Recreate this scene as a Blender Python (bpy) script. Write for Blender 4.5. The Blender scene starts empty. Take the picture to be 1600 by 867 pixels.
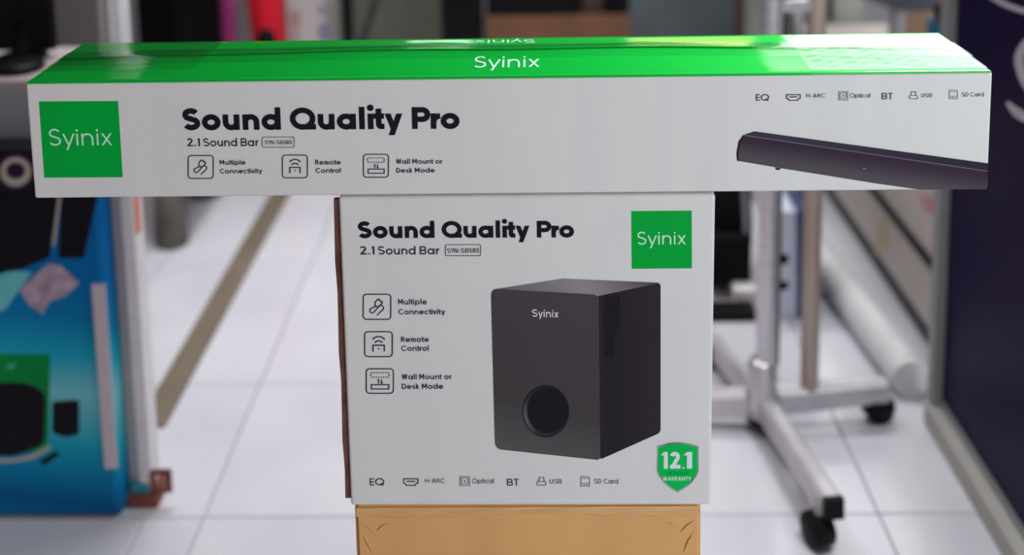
import bpy, bmesh, math, random
from mathutils import Vector, Matrix
random.seed(7)
S = bpy.context.scene
COL = S.collection
PI = math.pi

# ------------------------------------------------------------------ camera
F = 1700.0                      # focal length in pixels of the 1600 px wide frame
CH = 1.35                       # camera height
PITCH, YAW, ROLL, PPY = 0.134, 0.01681, -0.0173, -162.52
_f = Vector((-math.sin(YAW)*math.cos(PITCH), math.cos(YAW)*math.cos(PITCH), -math.sin(PITCH)))
_r = Vector((math.cos(YAW), math.sin(YAW), 0))
_u = _r.cross(_f)
AX = math.cos(ROLL)*_r + math.sin(ROLL)*_u
AY = -math.sin(ROLL)*_r + math.cos(ROLL)*_u
AZ = _f
CAM = Vector((0, 0, CH))
cd = bpy.data.cameras.new('camera')
cam = bpy.data.objects.new('camera', cd)
COL.objects.link(cam)
cam.matrix_world = Matrix(((AX.x, AY.x, -AZ.x, 0), (AX.y, AY.y, -AZ.y, 0), (AX.z, AY.z, -AZ.z, CH), (0, 0, 0, 1)))
cd.sensor_fit = 'HORIZONTAL'
cd.sensor_width = 36.0
cd.lens = 36.0*F/1600.0
cd.shift_y = -(433.5-PPY)/1600.0
cd.clip_start = 0.02
cd.dof.use_dof = True
cd.dof.focus_distance = 1.10
cd.dof.aperture_fstop = 2.3
S.camera = cam

# ------------------------------------------------------------------ light and exposure
S.view_settings.view_transform = 'Standard'
S.view_settings.look = 'None'
S.view_settings.gamma = 1.0
S.view_settings.use_curve_mapping = False
S.view_settings.exposure = 0.0
W = bpy.data.worlds.new('daylight')
S.world = W
W.use_nodes = True
W.node_tree.nodes['Background'].inputs[0].default_value = (0.97, 0.985, 1.0, 1)
W.node_tree.nodes['Background'].inputs[1].default_value = 3.7

def area(name, loc, target, sx, sy, power, color=(1, 1, 1), spread=PI):
    l = bpy.data.lights.new(name, 'AREA')
    l.shape = 'RECTANGLE'; l.size = sx; l.size_y = sy; l.energy = power; l.color = color; l.spread = spread
    o = bpy.data.objects.new(name, l)
    COL.objects.link(o)
    o.location = loc
    o.rotation_euler = (Vector(target)-Vector(loc)).to_track_quat('-Z', 'Y').to_euler()
    return o
area('street_daylight', (1.6, -0.4, 1.5), (0.3, 1.05, 0.85), 1.0, 1.2, 22, (0.86, 0.98, 1.0))
area('side_fill_light', (0.72, 1.38, 1.72), (0.40, 1.10, 1.0), 0.3, 0.3, 13, (0.97, 1.0, 0.99), 2.4)  # added hovering fill, brightens the right end of the green lid
area('overhead_fill_light', (0.2, 3.0, 2.9), (0.2, 3.0, 0), 2.4, 0.4, 19, (1.0, 0.98, 0.97), 1.7)  # added unseen fill from above, brightens the floor and back row
area('overhead_fill_light', (-0.8, 2.3, 2.9), (-0.8, 2.5, 0), 0.5, 0.5, 7.0, (1.0, 0.98, 0.98), 1.3)  # second added fill, narrow beam for the floor at the left
area('warm_fill_light', (-1.6, -0.1, 1.3), (-0.4, 1.0, 0.95), 0.5, 0.5, 2.6, (1.0, 0.55, 0.46))  # added pinkish fill for the left end of the cartons

# ------------------------------------------------------------------ helpers
def ray(px, py):
    return AX*((px-800)/F) + AY*((PPY-py)/F) + AZ
def on_plane(px, py, p0, n):
    d = ray(px, py)
    t = (Vector(p0)-CAM).dot(n)/d.dot(n)
    return CAM+d*t
def G(px, py, z=0.0):
    return on_plane(px, py, (0, 0, z), Vector((0, 0, 1)))
def at(px, py, y):
    return on_plane(px, py, (0, y, 0), Vector((0, 1, 0)))
def atx(px, py, x):
    return on_plane(px, py, (x, 0, 0), Vector((1, 0, 0)))

def lin(c):
    return c/12.92 if c <= 0.04045 else ((c+0.055)/1.055)**2.4
def rgb(r, g, b):
    return (lin(r/255), lin(g/255), lin(b/255), 1)

def mat(name, col, rough=0.5, metal=0.0, col2=None, scale=20.0, bump=0.0, bscale=200.0, coat=0.0, spec=0.5, stretch=(1, 1, 1), detail=3):
    m = bpy.data.materials.new(name)
    m.use_nodes = True
    nt = m.node_tree
    b = nt.nodes['Principled BSDF']
    b.inputs['Roughness'].default_value = rough
    b.inputs['Metallic'].default_value = metal
    b.inputs['Coat Weight'].default_value = coat
    b.inputs['Coat Roughness'].default_value = 0.05
    b.inputs['Specular IOR Level'].default_value = spec
    tc = nt.nodes.new('ShaderNodeTexCoord')
    mp = nt.nodes.new('ShaderNodeMapping')
    mp.inputs['Scale'].default_value = stretch
    nt.links.new(tc.outputs['Object'], mp.inputs['Vector'])
    n = nt.nodes.new('ShaderNodeTexNoise')
    n.inputs['Scale'].default_value = scale
    n.inputs['Detail'].default_value = detail
    nt.links.new(mp.outputs[0], n.inputs['Vector'])
    r = nt.nodes.new('ShaderNodeValToRGB')
    r.color_ramp.elements[0].position = 0.3
    r.color_ramp.elements[1].position = 0.7
    if col2 is None:
        col2 = tuple(c*0.93 for c in col[:3])+(1,)
    r.color_ramp.elements[0].color = col2
    r.color_ramp.elements[1].color = col
    nt.links.new(n.outputs['Fac'], r.inputs['Fac'])
    nt.links.new(r.outputs['Color'], b.inputs['Base Color'])
    if bump:
        n2 = nt.nodes.new('ShaderNodeTexNoise')
        n2.inputs['Scale'].default_value = bscale
        n2.inputs['Detail'].default_value = 4
        nt.links.new(mp.outputs[0], n2.inputs['Vector'])
        bp = nt.nodes.new('ShaderNodeBump')
        bp.inputs['Strength'].default_value = bump
        bp.inputs['Distance'].default_value = 0.002
        nt.links.new(n2.outputs['Fac'], bp.inputs['Height'])
        nt.links.new(bp.outputs['Normal'], b.inputs['Normal'])
    return m

def print_grad(name, stops, axis=(0, 0, 1), rough=0.45, noise=0.0, nscale=6):
    """printed artwork: a colour blend laid along an axis of the printed patch (Generated coords)"""
    m = bpy.data.materials.new(name)
    m.use_nodes = True
    nt = m.node_tree
    b = nt.nodes['Principled BSDF']
    b.inputs['Roughness'].default_value = rough
    b.inputs['Specular IOR Level'].default_value = 0.12
    tc = nt.nodes.new('ShaderNodeTexCoord')
    dt = nt.nodes.new('ShaderNodeVectorMath'); dt.operation = 'DOT_PRODUCT'
    dt.inputs[1].default_value = axis
    src = tc.outputs['Generated']
    if noise:
        n = nt.nodes.new('ShaderNodeTexNoise'); n.inputs['Scale'].default_value = nscale
        nt.links.new(src, n.inputs['Vector'])
        sc = nt.nodes.new('ShaderNodeVectorMath'); sc.operation = 'MULTIPLY_ADD'
        nt.links.new(n.outputs['Color'], sc.inputs[0])
        sc.inputs[1].default_value = (noise,)*3
        nt.links.new(src, sc.inputs[2])
        src = sc.outputs[0]
    nt.links.new(src, dt.inputs[0])
    r = nt.nodes.new('ShaderNodeValToRGB')
    e = r.color_ramp.elements
    while len(e) < len(stops): e.new(0.5)
    for k, (p, c) in enumerate(stops):
        e[k].position = p; e[k].color = c
    nt.links.new(dt.outputs['Value'], r.inputs['Fac'])
    nt.links.new(r.outputs['Color'], b.inputs['Base Color'])
    return m

class MB:
    def __init__(s): s.v = []; s.f = []; s.sm = []
    def add(s, vs, fs, smooth=False):
        o = len(s.v)
        s.v += [Vector(p) for p in vs]
        for f in fs:
            s.f.append([i+o for i in f]); s.sm.append(smooth)
        return s
    def box(s, a, b, bev=0.0):
        x0, y0, z0 = [min(a[i], b[i]) for i in range(3)]; x1, y1, z1 = [max(a[i], b[i]) for i in range(3)]
        if bev <= 0:
            return s.add([(x0,y0,z0),(x1,y0,z0),(x1,y1,z0),(x0,y1,z0),(x0,y0,z1),(x1,y0,z1),(x1,y1,z1),(x0,y1,z1)],
                         [(0,3,2,1),(4,5,6,7),(0,1,5,4),(1,2,6,5),(2,3,7,6),(3,0,4,7)])
        bm = bmesh.new()
        bmesh.ops.create_cube(bm, size=1)
        for v in bm.verts:
            v.co = Vector(((x0+x1)/2+v.co.x*(x1-x0), (y0+y1)/2+v.co.y*(y1-y0), (z0+z1)/2+v.co.z*(z1-z0)))
        bmesh.ops.bevel(bm, geom=list(bm.edges), offset=bev, segments=2, affect='EDGES', profile=0.5)
        bm.verts.index_update()
        s.add([v.co.copy() for v in bm.verts], [[v.index for v in f.verts] for f in bm.faces])
        bm.free()
        return s
    def tube(s, pts, r, n=12, cap=True, closed=False):
        pts = [Vector(p) for p in pts]
        rs = r if isinstance(r, (list, tuple)) else [r]*len(pts)
        m = len(pts); vs = []; fs = []
        prev = None
        for i, p in enumerate(pts):
            if closed: t = pts[(i+1) % m]-pts[i-1]
            elif i == 0: t = pts[1]-p
            elif i == m-1: t = p-pts[-2]
            else: t = pts[i+1]-pts[i-1]
            t.normalize()
            if prev is None:
                a = Vector((0, 0, 1)) if abs(t.z) < 0.9 else Vector((0, 1, 0))
                e1 = t.cross(a).normalized()
            else:
                e1 = (prev-t*prev.dot(t)).normalized()
            prev = e1
            e2 = t.cross(e1)
            for k in range(n):
                an = 2*PI*k/n
                vs.append(p+(e1*math.cos(an)+e2*math.sin(an))*rs[i])
        for i in range(m if closed else m-1):
            for k in range(n):
                j = (i+1) % m
                fs.append((i*n+k, i*n+(k+1) % n, j*n+(k+1) % n, j*n+k))
        s.add(vs, fs, True)
        if cap and not closed:
            s.add(vs[:n], [list(range(n))[::-1]]); s.add(vs[-n:], [list(range(n))])
        return s
    def bar(s, a, b, w, h, up=(0, 0, 1)):
        """rectangular bar from a to b, w across, h along up"""
        a = Vector(a); b = Vector(b); t = (b-a).normalized()
        sd = t.cross(Vector(up)).normalized(); u = sd.cross(t)
        vs = []
        for p in (a, b):
            for i, j in ((-1,-1),(1,-1),(1,1),(-1,1)):
                vs.append(p+sd*i*w/2+u*j*h/2)
        return s.add(vs, [(0,1,2,3),(7,6,5,4),(0,4,5,1),(1,5,6,2),(2,6,7,3),(3,7,4,0)])
    def lathe(s, c, prof, n=24, axis=(0, 0, 1)):
        """profile (radius, height) turned round axis through c"""
        ax = Vector(axis).normalized(); c = Vector(c)
        e1 = ax.orthogonal().normalized(); e2 = ax.cross(e1)
        vs = []; fs = []
        for r, h in prof:
            for k in range(n):
                an = 2*PI*k/n
                vs.append(c+ax*h+(e1*math.cos(an)+e2*math.sin(an))*max(r, 1e-5))
        for i in range(len(prof)-1):
            for k in range(n):
                fs.append((i*n+k, i*n+(k+1) % n, (i+1)*n+(k+1) % n, (i+1)*n+k))
        return s.add(vs, fs, True)
    def prism(s, poly, d):
        """extrude polygon of 3D points by vector d"""
        poly = [Vector(p) for p in poly]; d = Vector(d); n = len(poly)
        return s.add(poly+[p+d for p in poly],
                     [list(range(n))[::-1], [n+i for i in range(n)]]+[(i, (i+1) % n, n+(i+1) % n, n+i) for i in range(n)])
    def build(s, name, m, parent=None, loc=None, up=False):
        base = parent.matrix_world.translation.copy() if False else (Vector(parent['_o']) if parent is not None else Vector(loc or (0, 0, 0)))
        me = bpy.data.meshes.new(name)
        me.from_pydata([tuple(v-base) for v in s.v], [], s.f)
        bm = bmesh.new(); bm.from_mesh(me)
        bmesh.ops.recalc_face_normals(bm, faces=bm.faces)
        if up:
            bmesh.ops.reverse_faces(bm, faces=[f for f in bm.faces if f.normal.z < 0])
        bm.to_mesh(me); bm.free()
        for p, q in zip(me.polygons, s.sm): p.use_smooth = q
        me.materials.append(m)
        o = bpy.data.objects.new(name, me)
        COL.objects.link(o)
        if parent is not None:
            o.parent = parent
        else:
            o.location = base
        o['_o'] = tuple(base)
        return o

def thing(name, label, cat, loc, group=None):
    o = bpy.data.objects.new(name, None)
    COL.objects.link(o)
    o.empty_display_size = 0.05
    o.location = loc
    o['_o'] = tuple(loc); o['label'] = label; o['category'] = cat
    if group: o['group'] = group
    return o
def tag(o, label, cat, group=None):
    o['label'] = label; o['category'] = cat
    if group: o['group'] = group
    return o
def struct(o):
    o['kind'] = 'structure'
    return o

# ------------------------------------------------------------------ strokes and lettering (flat print)
def stroke(pts, w, closed=False):
    """outline a polyline of width w in 2D -> list of quads (each 4 pts)"""
    P = [Vector((p[0], p[1])) for p in pts]
    q = [P[0]]
    for p in P[1:]:
        if (p-q[-1]).length > 1e-6: q.append(p)
    P = q
    if closed and (P[0]-P[-1]).length < 1e-6: P.pop()
    n = len(P); L = []; Rr = []
    for i in range(n):
        if closed or 0 < i < n-1:
            a = (P[i]-P[i-1]).normalized(); b = (P[(i+1) % n]-P[i]).normalized()
            na = Vector((-a.y, a.x)); nb = Vector((-b.y, b.x))
            m = na+nb
            m = m.normalized() if m.length > 1e-6 else na
            k = min(1/max(m.dot(na), 0.3), 2.2)
            m = m*k
        else:
            a = (P[1]-P[0]).normalized() if i == 0 else (P[-1]-P[-2]).normalized()
            m = Vector((-a.y, a.x))
        L.append(P[i]+m*w/2); Rr.append(P[i]-m*w/2)
    out = []
    for i in range(n if closed else n-1):
        j = (i+1) % n
        out.append([L[i], Rr[i], Rr[j], L[j]])
    return out
def arc(cx, cy, rx, ry, a0, a1, n=18):
    return [(cx+rx*math.cos(math.radians(a0+(a1-a0)*k/n)), cy+ry*math.sin(math.radians(a0+(a1-a0)*k/n))) for k in range(n+1)]
def diag(x0, y0, x1, y1, w):
    L = math.hypot(x1-x0, y1-y0); hw = w*L/abs(y1-y0)/2
    return [[Vector((x0-hw, y0)), Vector((x0+hw, y0)), Vector((x1+hw, y1)), Vector((x1-hw, y1))]]
def disc(cx, cy, r, n=14):
    return [[Vector((cx+r*math.cos(2*PI*k/n), cy+r*math.sin(2*PI*k/n))) for k in range(n)]]

def glyph(c, w):
    """geometric sans glyph with cap height 1 -> (width, polygons); w = stroke"""
    h = w/2; X = 0.71; R = (0.80+(w-0.14)*0.3)/2
    NW = 0.69+(w-0.14)*0.5
    rr = R-h; ry_ = X/2+0.015-h
    ring = lambda cx, cy: stroke(arc(cx, cy, rr, ry_, 0, 360, 30), w, True)
    st = lambda x, a, b: stroke([(x, a), (x, b)], w)
    ln = lambda *p: stroke(p, w)
    D = 0.0
    if c == ' ': return 0.40+max(0.0, 0.265-w)*0.9, []
    if c == 'o': return 2*R, ring(R, X/2)
    if c == 'a': return 2*R+0.02, ring(R, X/2)+st(2*R+0.02-h, 0, X)
    if c == 'd': return 2*R+0.02, ring(R, X/2)+st(2*R+0.02-h, 0, 1.03)
    if c == 'p': return 2*R+0.02, ring(R+0.02, X/2)+st(h, -0.27, X)
    if c in 'nu':
        ww = NW; r = ww/2-h; q = min(r, X-h-0.05)
        if c == 'n': return ww, st(h, 0, X)+stroke([(ww-h, 0)]+arc(ww/2, X-q-h+0.015, r, q, 0, 180)+[(h, 0.3)], w)
        return ww, st(ww-h, 0, X)+stroke([(h, X)]+arc(ww/2, q+h-0.015, r, q, 180, 360)+[(ww-h, 0.4)], w)
    if c == 'm':
        a = 0.50; r = a/2-h*0.9; x2 = h+2*r; x3 = h+4*r
        return x3+h, st(h, 0, X)+stroke([(x2, 0)]+arc(h+r, X-r-h+0.01, r, r, 0, 180)+[(h, 0.3)], w)+stroke([(x3, 0)]+arc(h+3*r, X-r-h+0.01, r, r, 0, 180), w)
    if c == 'l': return w, st(h, 0, 1.03)
    if c == 'i':
        r = max(h*1.2, 0.07); return w, st(h, 0, X)+disc(h, X+0.12+r, r)
    if c == 't':
        q = 0.18+(w-0.1)*0.3; return 2.1*q, stroke([(q, 0.94), (q, h+0.10)]+arc(q+0.10, h+0.10, 0.10, 0.10, 190, 270, 5)+[(2.1*q, h)], w)+ln((0, X-h*0.9), (2.05*q, X-h*0.9))
    if c == 'r':
        q = 0.36+(w-0.1)*0.5; return q, st(h, 0, X)+stroke(arc(q, X-q, q-h, q-h+0.01, 175, 92, 8), w)
    if c == 'y':
        hw = w*0.56; Wy = 0.72+max(0, w-0.14)*0.75
        sl = (Wy/2-hw)/X
        return Wy, diag(hw, X, Wy/2, 0.0, w)+diag(Wy-hw, X, Wy-hw-sl*(X+0.28), -0.28, w)
    if c == 'v':
        hw = w*0.56; return 0.70, diag(hw, X, 0.35, 0, w)+diag(0.70-hw, X, 0.35, 0, w)
    if c == 'x':
        hw = w*0.65; return 0.62, diag(hw, X, 0.62-hw, 0, w)+diag(0.62-hw, X, hw, 0, w)
    if c == 'k':
        hw = w*0.7; return 0.58, st(h, 0, 1.03)+diag(0.56-hw, X, w, 0.28, w)+diag(0.25, 0.40, 0.58-hw, 0, w)
    if c == 's':
        r2 = (X-w)/4
        return 0.52, stroke(arc(0.26, X-h-r2, 0.24-h*0.9, r2, 30, 215, 14)+arc(0.26, h+r2, 0.26-h, r2, 35, -150, 14), w)
    if c == 'e': return 2*R, stroke(arc(R, X/2, rr, ry_, -38, -360, 26), w)+ln((h, X/2-0.0), (2*R-h*0.5, X/2))
    if c == 'c': return 2*R-0.08, stroke(arc(R, X/2, rr, ry_, 45, 315, 24), w)
    # capitals
    if c == 'S':
        mid = 0.51; ru = (1.01-h-mid)/2; rl = (mid-h+0.01)/2
        q = 0.34 if w < 0.12 else 0.40; return 2*q, stroke(arc(q, mid+ru, q-0.02-h, ru, 28, 222, 16)+arc(q, h-0.01+rl, q-h, rl, 42, -152, 16), w)
    if c in 'OQ':
        r = 0.51-h; rx = 0.57-h; g = stroke(arc(0.57, 0.5, rx, r, 0, 360, 36), w, True)
        if c == 'Q': g = g+ln((0.64, 0.30), (1.04, -0.03)) if w < 0.2 else g+ln((0.57, h), (1.15, h))
        return 1.14, g
    if c == '0': return 0.66, stroke(arc(0.33, 0.5, 0.33-h, 0.51-h, 0, 360, 30), w, True)
    if c == 'C': return 0.92, stroke(arc(0.51, 0.5, 0.51-h, 0.51-h, 45, 315, 28), w)
    if c == 'P':
        q = 0.72+(w-0.14)*0.9; r = (0.68-w)/2; return q, st(h, 0, 1)+stroke([(h, 1-h), (q-h-r, 1-h)]+arc(q-h-r, 1-h-r, r, r, 90, -90)+[(h, 1-h-2*r)], w)
    if c == 'R':
        r = (0.58-w)/2; return 0.66, st(h, 0, 1)+stroke([(h, 1-h), (0.62-h-r, 1-h)]+arc(0.62-h-r, 1-h-r, r, r, 90, -90)+[(h, 1-h-2*r)], w)+diag(0.36, 0.45, 0.66-w*0.6, 0, w)
    if c == 'B':
        r1 = 0.255-h; r1 = (0.5-h)/2; r2 = (0.5-h)/2
        return 0.78, st(h, 0, 1)+stroke([(h, 1-h), (0.46, 1-h)]+arc(0.46, 1-h-r1, 0.28-h, r1, 90, -90)+[(h, 0.5)], w)+stroke([(h, 0.5), (0.48, 0.5)]+arc(0.48, h+r2, 0.30-h, r2, 90, -90)+[(h, h)], w)
    if c == 'D': return 0.78, st(h, 0, 1)+stroke([(h, 1-h), (0.30, 1-h)]+arc(0.30, 0.5, 0.48-h, 0.5-h, 90, -90, 20)+[(h, h)], w)
    if c == 'E': return 0.56, st(h, 0, 1)+ln((h, 1-h), (0.56, 1-h))+ln((h, 0.5), (0.52, 0.5))+ln((h, h), (0.56, h))
    if c == 'H': return 0.70, st(h, 0, 1)+st(0.70-h, 0, 1)+ln((h, 0.5), (0.70-h, 0.5))
    if c == 'T': return 0.62, st(0.31, 0, 1)+ln((0, 1-h), (0.62, 1-h))
    if c == 'U': return 0.68, stroke([(h, 1)]+arc(0.34, 0.34-0.01, 0.34-h, 0.34-h, 180, 360)+[(0.68-h, 1)], w)
    if c == 'A':
        hw = w*0.55; return 0.80, diag(hw, 0, 0.40, 1, w)+diag(0.80-hw, 0, 0.40, 1, w)+ln((0.2, 0.3), (0.6, 0.3))
    if c == 'N': return 0.74, st(h, 0, 1)+st(0.74-h, 0, 1)+diag(h*1.1, 1, 0.74-h*1.1, 0, w)
    if c == 'M': return 0.88, st(h, 0, 1)+st(0.88-h, 0, 1)+diag(h*1.1, 1, 0.44, 0.25, w)+diag(0.88-h*1.1, 1, 0.44, 0.25, w)
    if c == 'W':
        hw = w*0.52; return 1.08, diag(hw, 1, 0.31, 0, w)+diag(0.54, 1, 0.31, 0, w)+diag(0.54, 1, 0.77, 0, w)+diag(1.08-hw, 1, 0.77, 0, w)
    if c == 'Y':
        hw = w*0.6; return 0.70, st(0.35, 0, 0.45)+diag(hw, 1, 0.35, 0.40, w)+diag(0.70-hw, 1, 0.35, 0.40, w)
    if c == '1': return 0.14+w*0.8, st(0.14+w*0.3, 0, 1)+diag(0.06, 0.80, 0.14+w*0.3, 1.0-w*0.1, w*0.9)
    if c == '2': return 0.62, stroke(arc(0.30, 0.71, 0.29-h, 0.30-h, 165, -38, 14)+[(h*1.6, h)], w)+ln((0.02, h), (0.62, h))
    if c == '5': return 0.60, stroke([(0.56, 1-h), (0.12+h*0.5, 1-h), (0.08+h*0.5, 0.55)]+arc(0.29, 0.33, 0.31-h, 0.33-h, 120, -150, 16), w)
    if c == '8': return 0.62, stroke(arc(0.31, 0.745, 0.26-h*0.9, 0.255-h*0.8, 0, 360, 20), w, True)+stroke(arc(0.31, 0.27, 0.31-h, 0.275-h, 0, 360, 22), w, True)
    if c == '.': return max(w*1.1, 0.12), disc(max(w*1.1, 0.12)/2, max(w*1.1, 0.12)/2, max(w*1.1, 0.12)/2)
    if c == '-': return 0.34, ln((0.04, 0.40), (0.30, 0.40))
    raise ValueError(c)
RIGHT = set('HNMUlinmuda1')
LEFT = set('HNMEBDPRUlinmupkr')
def layout(text, w):
    x = 0.0; out = []; prev = None
    for c in text:
        if prev is not None and c != ' ' and prev != ' ':
            a_, b_ = prev in RIGHT, c in LEFT
            kk = max(0, w-0.14)*0.48
            g = (0.19 if a_ and b_ else 0.155 if a_ or b_ else 0.13)-kk
            if c in 'ytvY' or prev in 'rtyvYTP': g = max(0.08-kk*1.3, 0.0)
            x += g
        a, ps = glyph(c, w)
        out += [[(p.x+x, p.y) for p in poly] for poly in ps]
        x += a; prev = c
    return x, out

class Face:
    """a flat printed face: origin, two in-plane unit axes; takes pixel measures of the photograph to face metres"""
    def __init__(s, o, e, u, lift=0.0002):
        s.o = Vector(o); s.e = Vector(e).normalized(); s.u = Vector(u).normalized()
        s.n = s.e.cross(s.u); s.lift = lift
    def uv(s, px, py):
        p = on_plane(px, py, s.o, s.n)-s.o
        return Vector((p.dot(s.e), p.dot(s.u)))
    def pt(s, uv, k=1.0):
        return s.o+s.e*uv[0]+s.u*uv[1]+s.n*s.lift*k
    def polys(s, polys, name, m, parent, k=1.0):
        """polys in face metres"""
        mb = MB()
        for i, P in enumerate(polys):
            mb.add([s.pt(p, k+0.04*(i % 13)) for p in P], [list(range(len(P)))])
        o = mb.build(name, m, parent)
        # face outwards
        me = o.data
        flip = [p.index for p in me.polygons if p.normal.dot(s.n) < 0]
        if flip:
            bm = bmesh.new(); bm.from_mesh(me); bm.faces.ensure_lookup_table()
            bmesh.ops.reverse_faces(bm, faces=[bm.faces[i] for i in flip]); bm.to_mesh(me); bm.free()
        return o
    def px(s, polys, name, m, parent, k=1.0):
        return s.polys([[s.uv(*p) for p in P] for P in polys], name, m, parent, k)
    def text(s, lines, name, m, parent, w=0.13, k=2.0):
        """lines: (text, left x, left baseline y, right x, right baseline y, cap height px)"""
        out = []
        for (t, x0, y0, x1, y1, cap) in lines:
            a = s.uv(x0, y0); b = s.uv(x1, y1)
            c = s.uv(x0, y0-cap)
            H = abs((c-a).y)
            d = (b-a); L = d.length; d.normalize()
            nrm = Vector((-d.y, d.x))
            tw, P = layout(t, w)
            sx = L/tw
            for poly in P:
                out.append([a+d*p[0]*sx+nrm*p[1]*H for p in poly])
        return s.polys(out, name, m, parent, k)
    def icon(s, kind, x0, y0, x1, y1, name, m, parent, k=2.0):
        """line icon drawn in a unit square laid over a pixel rectangle"""
        A = s.uv(x0, y1); B = s.uv(x1, y1); Cc = s.uv(x0, y0)
        ex = B-A; ey = Cc-A
        asp = ey.length/ex.length
        polys = icon_polys(kind, asp)
        return s.polys([[A+ex*p[0]+ey*(p[1]/asp) for p in P] for P in polys], name, m, parent, k)

def rrect(x0, y0, x1, y1, r, n=5):
    return arc(x1-r, y1-r, r, r, 0, 90, n)+arc(x0+r, y1-r, r, r, 90, 180, n)+arc(x0+r, y0+r, r, r, 180, 270, n)+arc(x1-r, y0+r, r, r, 270, 360, n)
def icon_polys(kind, a):
    """unit-width icon, height a"""
    w = 0.042; o = []
    fr = stroke(rrect(w/2, w/2, 1-w/2, a-w/2, 0.12), w, True)
    if kind == 'plug':
        o = fr
        dx, dy = 0.545, 0.64*a                               # plug head, tilted
        an = math.radians(55)
        def T(x, y): return (dx+x*math.cos(an)-y*math.sin(an), dy+x*math.sin(an)+y*math.cos(an))
        o = o+stroke([T(*p) for p in [(-0.13, -0.05), (-0.05, -0.105), (0.10, -0.105), (0.10, 0.105), (-0.05, 0.105), (-0.13, 0.05)]], w, True)
        o = o+stroke([T(0.10, -0.05), T(0.16, -0.05)], w)+stroke([T(0.10, 0.05), T(0.16, 0.05)], w)
        o = o+stroke([T(-0.13, 0), (0.36, 0.47*a)]+arc(0.335, 0.36*a, 0.085, 0.09, 130, 300, 10)+[(0.56, 0.50*a)]+arc(0.64, 0.46*a, 0.09, 0.09, 135, -45, 10)+[(0.50, 0.18*a)], w)
    elif kind == 'remote':
        w2 = 0.05
        o = fr+stroke([(0.31, 0.22*a), (0.31, 0.46*a), (0.70, 0.46*a), (0.70, 0.22*a)], w2)+disc(0.505, 0.33*a, 0.03)
        o = o+stroke(arc(0.505, 0.40*a, 0.19, 0.22, 45, 135, 8), w2)+stroke(arc(0.505, 0.40*a, 0.30, 0.38, 45, 135, 10), w2)
    elif kind == 'mount':
        o = fr+stroke([(0.20, 0.19*a), (0.82, 0.19*a), (0.82, 0.36*a), (0.20, 0.36*a)], w, True)
        for y in (0.65, 0.83):
            for k in range(8):
                o = o+stroke([(0.18+0.085*k, y*a), (0.18+0.085*k+0.045, y*a)], w)
        for x in (0.18, 0.82):
            o = o+stroke([(x, 0.70*a), (x, 0.78*a)], w)
        o = o+stroke([(0.46, 0.40*a), (0.46, 0.57*a)], w)+stroke([(0.56, 0.40*a), (0.56, 0.57*a)], w)
        o = o+stroke([(0.42, 0.52*a), (0.46, 0.57*a)], w)+stroke([(0.60, 0.45*a), (0.56, 0.40*a)], w)
    elif kind == 'hdmi':
        w = 0.07
        o = stroke([(w/2, a-w/2), (1-w/2, a-w/2), (1-w/2, 0.38*a), (0.84, 0.30*a), (0.80, w/2), (0.20, w/2), (0.16, 0.30*a), (w/2, 0.38*a)], w, True)
        o = o+stroke([(0.22, 0.60*a), (0.78, 0.60*a)], w*1.1)
    elif kind == 'optical':
        w = 0.055
        o = stroke([(w/2, w/2), (1-w/2, w/2), (1-w/2, a-w/2), (w/2, a-w/2)], w, True)
        o = o+stroke([(0.18, 0.20*a), (0.68, 0.20*a), (0.82, 0.34*a), (0.82, 0.82*a), (0.18, 0.82*a)], w, True)
        o = o+disc(0.5, 0.5*a, 0.09)
    elif kind == 'usb':
        w = 0.07
        o = stroke(rrect(w/2, w/2, 1-w/2, 0.46*a, 0.1), w, True)+stroke([(0.24, 0.46*a), (0.24, a-w/2), (0.76, a-w/2), (0.76, 0.46*a)], w)
    elif kind == 'sdcard':
        w = 0.06
        o = stroke([(w/2, w/2), (1-w/2, w/2), (1-w/2, a-0.2), (0.84, a-w/2), (w/2, a-w/2)], w, True)
        o = o+stroke([(0.14, 0.80*a), (0.80, 0.80*a)], w)+stroke([(0.10, 0.30*a), (0.90, 0.30*a)], w)
        o = o+stroke([(0.25, 0.16*a), (0.75, 0.16*a)], w)
    elif kind == 'badge':
        w = 0.02
        o = stroke(rrect(w/2, w/2, 1-w/2, a-w/2, 0.04), w, True)
    return o

# ------------------------------------------------------------------ materials
M = {}
M['tile'] = mat('white_glazed_tile', rgb(214, 214, 222), 0.22, col2=rgb(198, 199, 210), scale=3, coat=0.2, detail=6)
M['grout'] = mat('grey_grout', rgb(140, 144, 166), 0.9)
M['wall'] = mat('pale_painted_wall', rgb(196, 194, 200), 0.8, col2=rgb(186, 186, 190), scale=2)
M['dark_wall'] = mat('charcoal_wall_paint', rgb(62, 64, 66), 0.8, col2=rgb(54, 56, 58), scale=2)
M['ceiling'] = mat('ceiling_paint', rgb(70, 72, 74), 0.9)
M['white_print'] = mat('white_printed_carton', rgb(223, 221, 219), 0.42, col2=rgb(219, 217, 216), scale=8, bump=0.06, bscale=90, stretch=(3, 1, 0.3), spec=0.12)
M['kraft'] = mat('kraft_cardboard', rgb(222, 172, 112), 0.75, col2=rgb(214, 163, 104), scale=9, bump=0.12, bscale=30, stretch=(2, 1, 0.7), spec=0.2)
M['kraft_dark'] = mat('raw_board_edge', rgb(120, 84, 72), 0.85, col2=rgb(92, 62, 56), scale=60, spec=0.12)
M['green_print'] = mat('green_printed_logo', rgb(0, 172, 62), 0.45, col2=rgb(0, 166, 58), scale=6, spec=0.12)
M['ink_black'] = mat('black_print', rgb(30, 26, 34), 0.5, spec=0.12)
M['ink_grey'] = mat('dark_grey_print', rgb(58, 54, 62), 0.5, spec=0.12)
M['ink_light'] = mat('pale_mint_print', rgb(205, 240, 222), 0.5, spec=0.12)
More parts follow.
